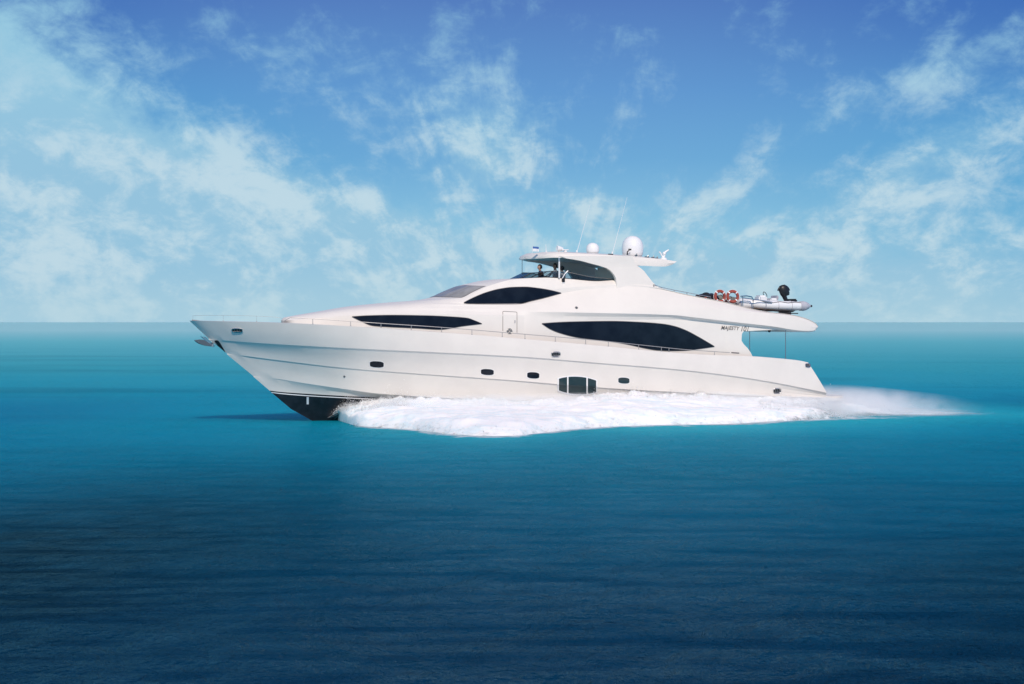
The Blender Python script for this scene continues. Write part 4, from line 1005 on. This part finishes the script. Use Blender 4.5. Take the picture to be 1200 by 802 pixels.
def smooth_(x, a, b):
    t_ = max(0, min(1, (x-a)/(b-a))); return t_*t_*(3-2*t_)
def fbm(v, o=5): return noise.fractal(v, 1.0, 2.1, o)
for i, px in enumerate(SX):
    a = ground(px, lo_y[i]); a = Vector((a.x, a.y, -0.03)); c = W(px, up_y[i], up_b[i])
    inner = toW(U(px, up_y[i], up_b[i]-1.2)); 
    for j in range(NTt):
        tj = j/(NTt-1)
        if tj < .88:
            f = tj/.88; p = a.lerp(c, f)
            hmax = c.z
            h = hmax*(0.50*(1-(1-min(1, f/.14))**2) + .50*(max(0,(f-.1)/.9))**0.9)
            q = Vector((p.x*.55, p.y*.8, 0))
            am = min(1, f*9)*min(1, (i+2)/30); fadeaft = float(smooth_(px, 1003, 950)); am *= fadeaft
            n_ = fbm(q*1.1)*.17 + fbm(q*3.6+Vector((7,3,1)))*.06 + fbm(q*9)*.010
            n_ *= (.35+.65*hmax)*.8; n_ += smooth_(f, .62, .95)*(abs(fbm(q*2.6+Vector((1,9,4))))*.24 + fbm(q*7)*.05 - .04)
            z = h*fadeaft - .04*(1-fadeaft) + n_*am
            verts.append((p.x, p.y, max(z, -0.03)))
        else:
            f = (tj-.88)/.12; p = c.lerp(inner, f); verts.append((p.x, p.y, (c.z + fbm(Vector((c.x*1.6, 3, 0)))*.12*(1-f) - f*.5)*smooth_(px, 1003, 950) - .04))
ns = len(SX)
jt_ = int(NTt*.88)
faces = [(i*NTt+j, (i+1)*NTt+j, (i+1)*NTt+j+1, i*NTt+j+1) for i in range(ns-1) for j in range(NTt-1)]
me = bpy.data.meshes.new('spray'); me.from_pydata(verts, [], faces); me.update()
at_ = me.attributes.new('cover', 'FLOAT', 'POINT')
at_.data.foreach_set('value', np.array([min(1, .62+.38*smooth_(j, 0, 7))*min(1, .30+.9*smooth_(jt_-j, -1, 9))*(smooth_(SX[i], 384, 402)*.6+.4)*(.25+.75*smooth_(SX[i], 1003, 890)) for i in range(ns) for j in range(NTt)], np.float32))
def torn(name, sc_, lo_, hi_):
    m_ = fm.copy(); m_.name = name; t = NT(m_.node_tree); b = m_.node_tree.nodes['Principled BSDF']
    a_ = t.n.new('ShaderNodeAttribute'); a_.attribute_name = 'cover'; g_ = t.n.new('ShaderNodeNewGeometry'); s_p = t.n.new('ShaderNodeSeparateXYZ'); t.l.new(g_.outputs['Position'], s_p.inputs[0])
    nz = t.noise(t.vec(t.math('MULTIPLY', s_p.outputs[0], .6), s_p.outputs[1], t.math('MULTIPLY', s_p.outputs[2], 1.6)), sc_, 7, 0.66, 0.4)
    t.l.new(t.sstep(t.math('SUBTRACT', nz, t.math('SUBTRACT', 1.0, a_.outputs['Fac'])), lo_, hi_), b.inputs['Alpha'])
    st = t.noise(t.vec(t.math('MULTIPLY', s_p.outputs[0], .16), s_p.outputs[1], t.math('MULTIPLY', s_p.outputs[2], 2.2)), 1.6, 6, 0.62, 0.6)
    t.l.new(t.mix(t.sstep(st, .36, .58), (.76,.85,.88), (.95,.95,.945)), b.inputs['Base Color'])
    return m_
fw = torn('foam_torn', 2.4, -0.34, 0.18)
for p in me.polygons: p.use_smooth = True
wash = link('wash_foam', me, fw); tag(wash, 'thick white bow wave and wash rolling along the side of the yacht', 'foam', kind='stuff')
# droplets: tiny flakes of foam flying just over the wash, denser low down
G = np.array(verts).reshape(ns, NTt, 3)
dm = bpy.data.materials.new('spray_white'); dm.use_nodes = True; t = NT(dm.node_tree); t.n.clear()
o_ = t.n.new('ShaderNodeOutputMaterial'); d_ = t.n.new('ShaderNodeBsdfDiffuse'); d_.inputs[0].default_value = (.95,.95,.95,1); tl_ = t.n.new('ShaderNodeBsdfTranslucent'); tl_.inputs[0].default_value = (.95,.95,.95,1)
mx_ = t.n.new('ShaderNodeMixShader'); mx_.inputs[0].default_value = .5; t.l.new(d_.outputs[0], mx_.inputs[1]); t.l.new(tl_.outputs[0], mx_.inputs[2]); t.l.new(mx_.outputs[0], o_.inputs[0])
def flakes(name, P, S, label, cat):
    n = len(P); base = np.array([(1,0,-.35),(-.5,.87,-.35),(-.5,-.87,-.35),(0,0,1.0)], float)
    Q = np.random.normal(size=(n,3)); Q /= np.linalg.norm(Q, axis=1)[:, None]
    K = np.random.normal(size=(n,3)); K = np.cross(Q, K); K /= np.linalg.norm(K, axis=1)[:, None]; T = np.cross(Q, K)
    V = (base[None,:,0:1]*K[:,None,:] + base[None,:,1:2]*T[:,None,:] + base[None,:,2:3]*Q[:,None,:])*S[:,None,None] + P[:,None,:]
    F = np.array([(0,1,3),(1,2,3),(2,0,3),(2,1,0)]); F = (F[None] + 4*np.arange(n)[:,None,None]).reshape(-1,3)
    m_ = bpy.data.meshes.new(name); m_.vertices.add(4*n); m_.vertices.foreach_set('co', V.astype(np.float32).ravel())
    m_.loops.add(F.size); m_.loops.foreach_set('vertex_index', F.ravel().astype(np.int32)); m_.polygons.add(len(F)); m_.polygons.foreach_set('loop_start', np.arange(0, F.size, 3, dtype=np.int32))
    m_.update(calc_edges=True); o = link(name, m_, dm); tag(o, label, cat, kind='stuff'); return o
rng = np.random.RandomState(11)
P, S = [], []
def scatter(n, i0, i1, j0, j1, hs, size, out=0.0, clump=True):
    k = 0
    while k < n:
        m_ = n
        i = rng.uniform(i0, i1-1, m_); j = rng.uniform(j0, j1-1, m_); ii = i.astype(int); jj = j.astype(int)
        p = G[ii, jj] + (G[np.minimum(ii+1, ns-1), jj]-G[ii, jj])*(i-ii)[:,None] + (G[ii, np.minimum(jj+1, NTt-1)]-G[ii, jj])*(j-jj)[:,None]
        cl_ = 0.5+0.5*np.sin(p[:,0]*2.7+np.sin(p[:,0]*6.1)*1.5+p[:,1]*1.3)*np.sin(p[:,0]*5.3+1+p[:,1])
        h = rng.exponential(1.0, m_)*hs*(0.35+1.1*cl_)
        p[:,2] += h - 0.01; p[:,0] += rng.normal(0, .06, m_) + h*0.25; p[:,1] += rng.normal(0, .06, m_) - out*rng.exponential(.3, m_)
        s = size*rng.lognormal(0, .45, m_)*np.exp(-h/1.2); ok = p[:,2] > 0
        P.append(p[ok]); S.append(s[ok]); k += m_
jt = int(NTt*.88)
scatter(9000, 10, ns-2, jt-8, jt+1, 0.07, .011)
scatter(5000, 6, 100, jt-30, jt+1, 0.11, .012)
scatter(3000, 320, 500, jt-14, jt+1, 0.09, .011)
scatter(4000, ns-120, ns-2, 10, jt, 0.12, .012)
scatter(3000, 5, ns-2, 0, 5, 0.02, .010, 0.3)
P_, S_ = np.concatenate(P), np.concatenate(S)
flakes('spray_droplets', P_, S_, 'fine white spray flying off the top of the wash', 'spray')
# low churned mound of foam astern, breaking up with distance
am_ = torn('foam_broken', 1.0, -0.35, 0.50)
nu_, nw_ = 260, 90; VV, CC = [], []
for i in range(nu_):
    u = 27.9 + 10.5*(i/(nu_-1))**1.2; d = u-27.9
    for j in range(nw_):
        t_ = -1+2*j/(nw_-1); v = t_*(4.5+.15*d) - 1.0
        env = (1-abs(t_)**3.0)
        hh = (.28*math.exp(-((d-1.4)/1.2)**2)+.34*math.exp(-d/4.5))*env*(.25+.75*smooth_(d, 0, 1.3))
        p = toW(Vector((u, v, 0))); q = Vector((p.x*.7, p.y*.9, 0))
        VV.append((p.x, p.y, hh*(1+.55*fbm(q*1.1)+.16*fbm(q*5)) + .03*env - .02)); CC.append(min(.86, 1.0*smooth_(d, 10.3, 0.5)**.75)*min(1, env*2.2))
me = bpy.data.meshes.new('wake_foam'); me.from_pydata(VV, [], [(i*nw_+j, (i+1)*nw_+j, (i+1)*nw_+j+1, i*nw_+j+1) for i in range(nu_-1) for j in range(nw_-1)]); me.update()
for p in me.polygons: p.use_smooth = True
at_ = me.attributes.new('cover', 'FLOAT', 'POINT'); at_.data.foreach_set('value', np.array(CC, np.float32))
tag(link('wake_foam', me, am_), 'low white foam breaking up on the water astern of the yacht', 'foam', kind='stuff')
# flying spray close behind the transom
n = 22000
u_ = 27.6 + np.minimum(rng.exponential(1.6, n), rng.uniform(5, 9, n)); v_ = rng.normal(0, 1, n)*1.7; hmx = .42*np.exp(-(u_-28)/3.5)+.06
z_ = np.abs(rng.normal(0, 1, n))*hmx
wx = OX+u_*c_-v_*s_; wy = OY+u_*s_+v_*c_
flakes('wake_spray', np.stack([wx, wy, z_], -1), .010*rng.lognormal(0,.4,n), 'white spray boiling up astern of the swim platform', 'spray')

# drifting mist of fine water: real volumes with soft edges
SC.cycles.volume_bounces = 4
def mist(name, rings, label, peak, ns_=1.4):
    """rings: closed tube of (centre, half width, height) sections in the yacht's frame; density falls to nothing at the skin"""
    bm = bmesh.new(); V = []
    for (x, y), hw, h in rings:
        V.append([bm.verts.new(toW(Vector((x, y+hw*math.cos(a), -.05+h*max(0, math.sin(a)))))) for a in np.linspace(0, math.pi, 12)])
    for i in range(len(V)-1):
        for k in range(12): bm.faces.new((V[i][k], V[i+1][k], V[i+1][(k+1)%12], V[i][(k+1)%12]))
    bm.faces.new(V[0]); bm.faces.new(V[-1])
    m = bpy.data.materials.new(name); m.use_nodes = True; t = NT(m.node_tree); t.n.clear()
    o_ = t.n.new('ShaderNodeOutputMaterial'); pv = t.n.new('ShaderNodeVolumePrincipled'); pv.inputs['Color'].default_value = (.97,.99,1,1); pv.inputs['Anisotropy'].default_value = -0.1
    g_ = t.n.new('ShaderNodeNewGeometry'); sp_ = t.n.new('ShaderNodeSeparateXYZ'); t.l.new(g_.outputs['Position'], sp_.inputs[0])
    # yacht-frame coordinates inside the shader
    ax = t.math('SUBTRACT', sp_.outputs[0], OX); ay = t.math('SUBTRACT', sp_.outputs[1], OY)
    lu = t.math('ADD', t.math('MULTIPLY', ax, c_), t.math('MULTIPLY', ay, s_)); lv = t.math('SUBTRACT', t.math('MULTIPLY', ay, c_), t.math('MULTIPLY', ax, s_))
    u0, u1 = rings[0][0][0], rings[-1][0][0]; hm = max(r[2] for r in rings)
    along = t.math('MULTIPLY', t.sstep(lu, u0, u0+.08*(u1-u0)), t.math('POWER', t.sstep(lu, u1, u0), 1.2) if 'wake' in name else t.sstep(lu, u1, u1-3))
    up = t.math('POWER', t.math('SUBTRACT', 1.0, t.math('DIVIDE', sp_.outputs[2], hm), clamp=True), 1.5)
    acr = t.math('SUBTRACT', 1.0, t.math('POWER', t.math('DIVIDE', t.math('ABSOLUTE', t.math('SUBTRACT', lv, rings[0][0][1])), rings[-1][1]), 2.0), clamp=True)
    nz = t.sstep(t.noise(t.vec(t.math('MULTIPLY', lu, .6), lv, sp_.outputs[2]), ns_, 5, 0.62, 0.3), 0.30, 0.66)
    t.l.new(t.math('MULTIPLY', t.math('MULTIPLY', t.math('MULTIPLY', along, up), t.math('MULTIPLY', acr, nz)), peak), pv.inputs['Density'])
    t.l.new(pv.outputs[0], o_.inputs['Volume'])
    bmesh.ops.recalc_face_normals(bm, faces=bm.faces); me = bpy.data.meshes.new(name); bm.to_mesh(me); bm.free()
    tag(link(name, me, m), label, 'mist', kind='stuff')
mist('wake_mist', [((28.9,-.8),4.4,1.0),((29.8,-.8),5.2,1.35),((31.5,-.8),5.8,1.3),((33.5,-.8),6.4,1.1),((36,-.8),6.8,.8)], 'pale translucent mist hanging over the water astern', 3.0)
mist('wash_mist', [((6.2,-4.0),1.0,.8),((8.5,-4.0),1.9,1.3),((14,-4.0),2.2,1.25),((19,-4.0),2.2,1.3),((22,-4.0),2.2,1.3),((25,-4.0),2.2,1.0),((30,-4.0),2.4,.8)], 'soft white mist rising from the wash against the hull', 7.0, 2.2)
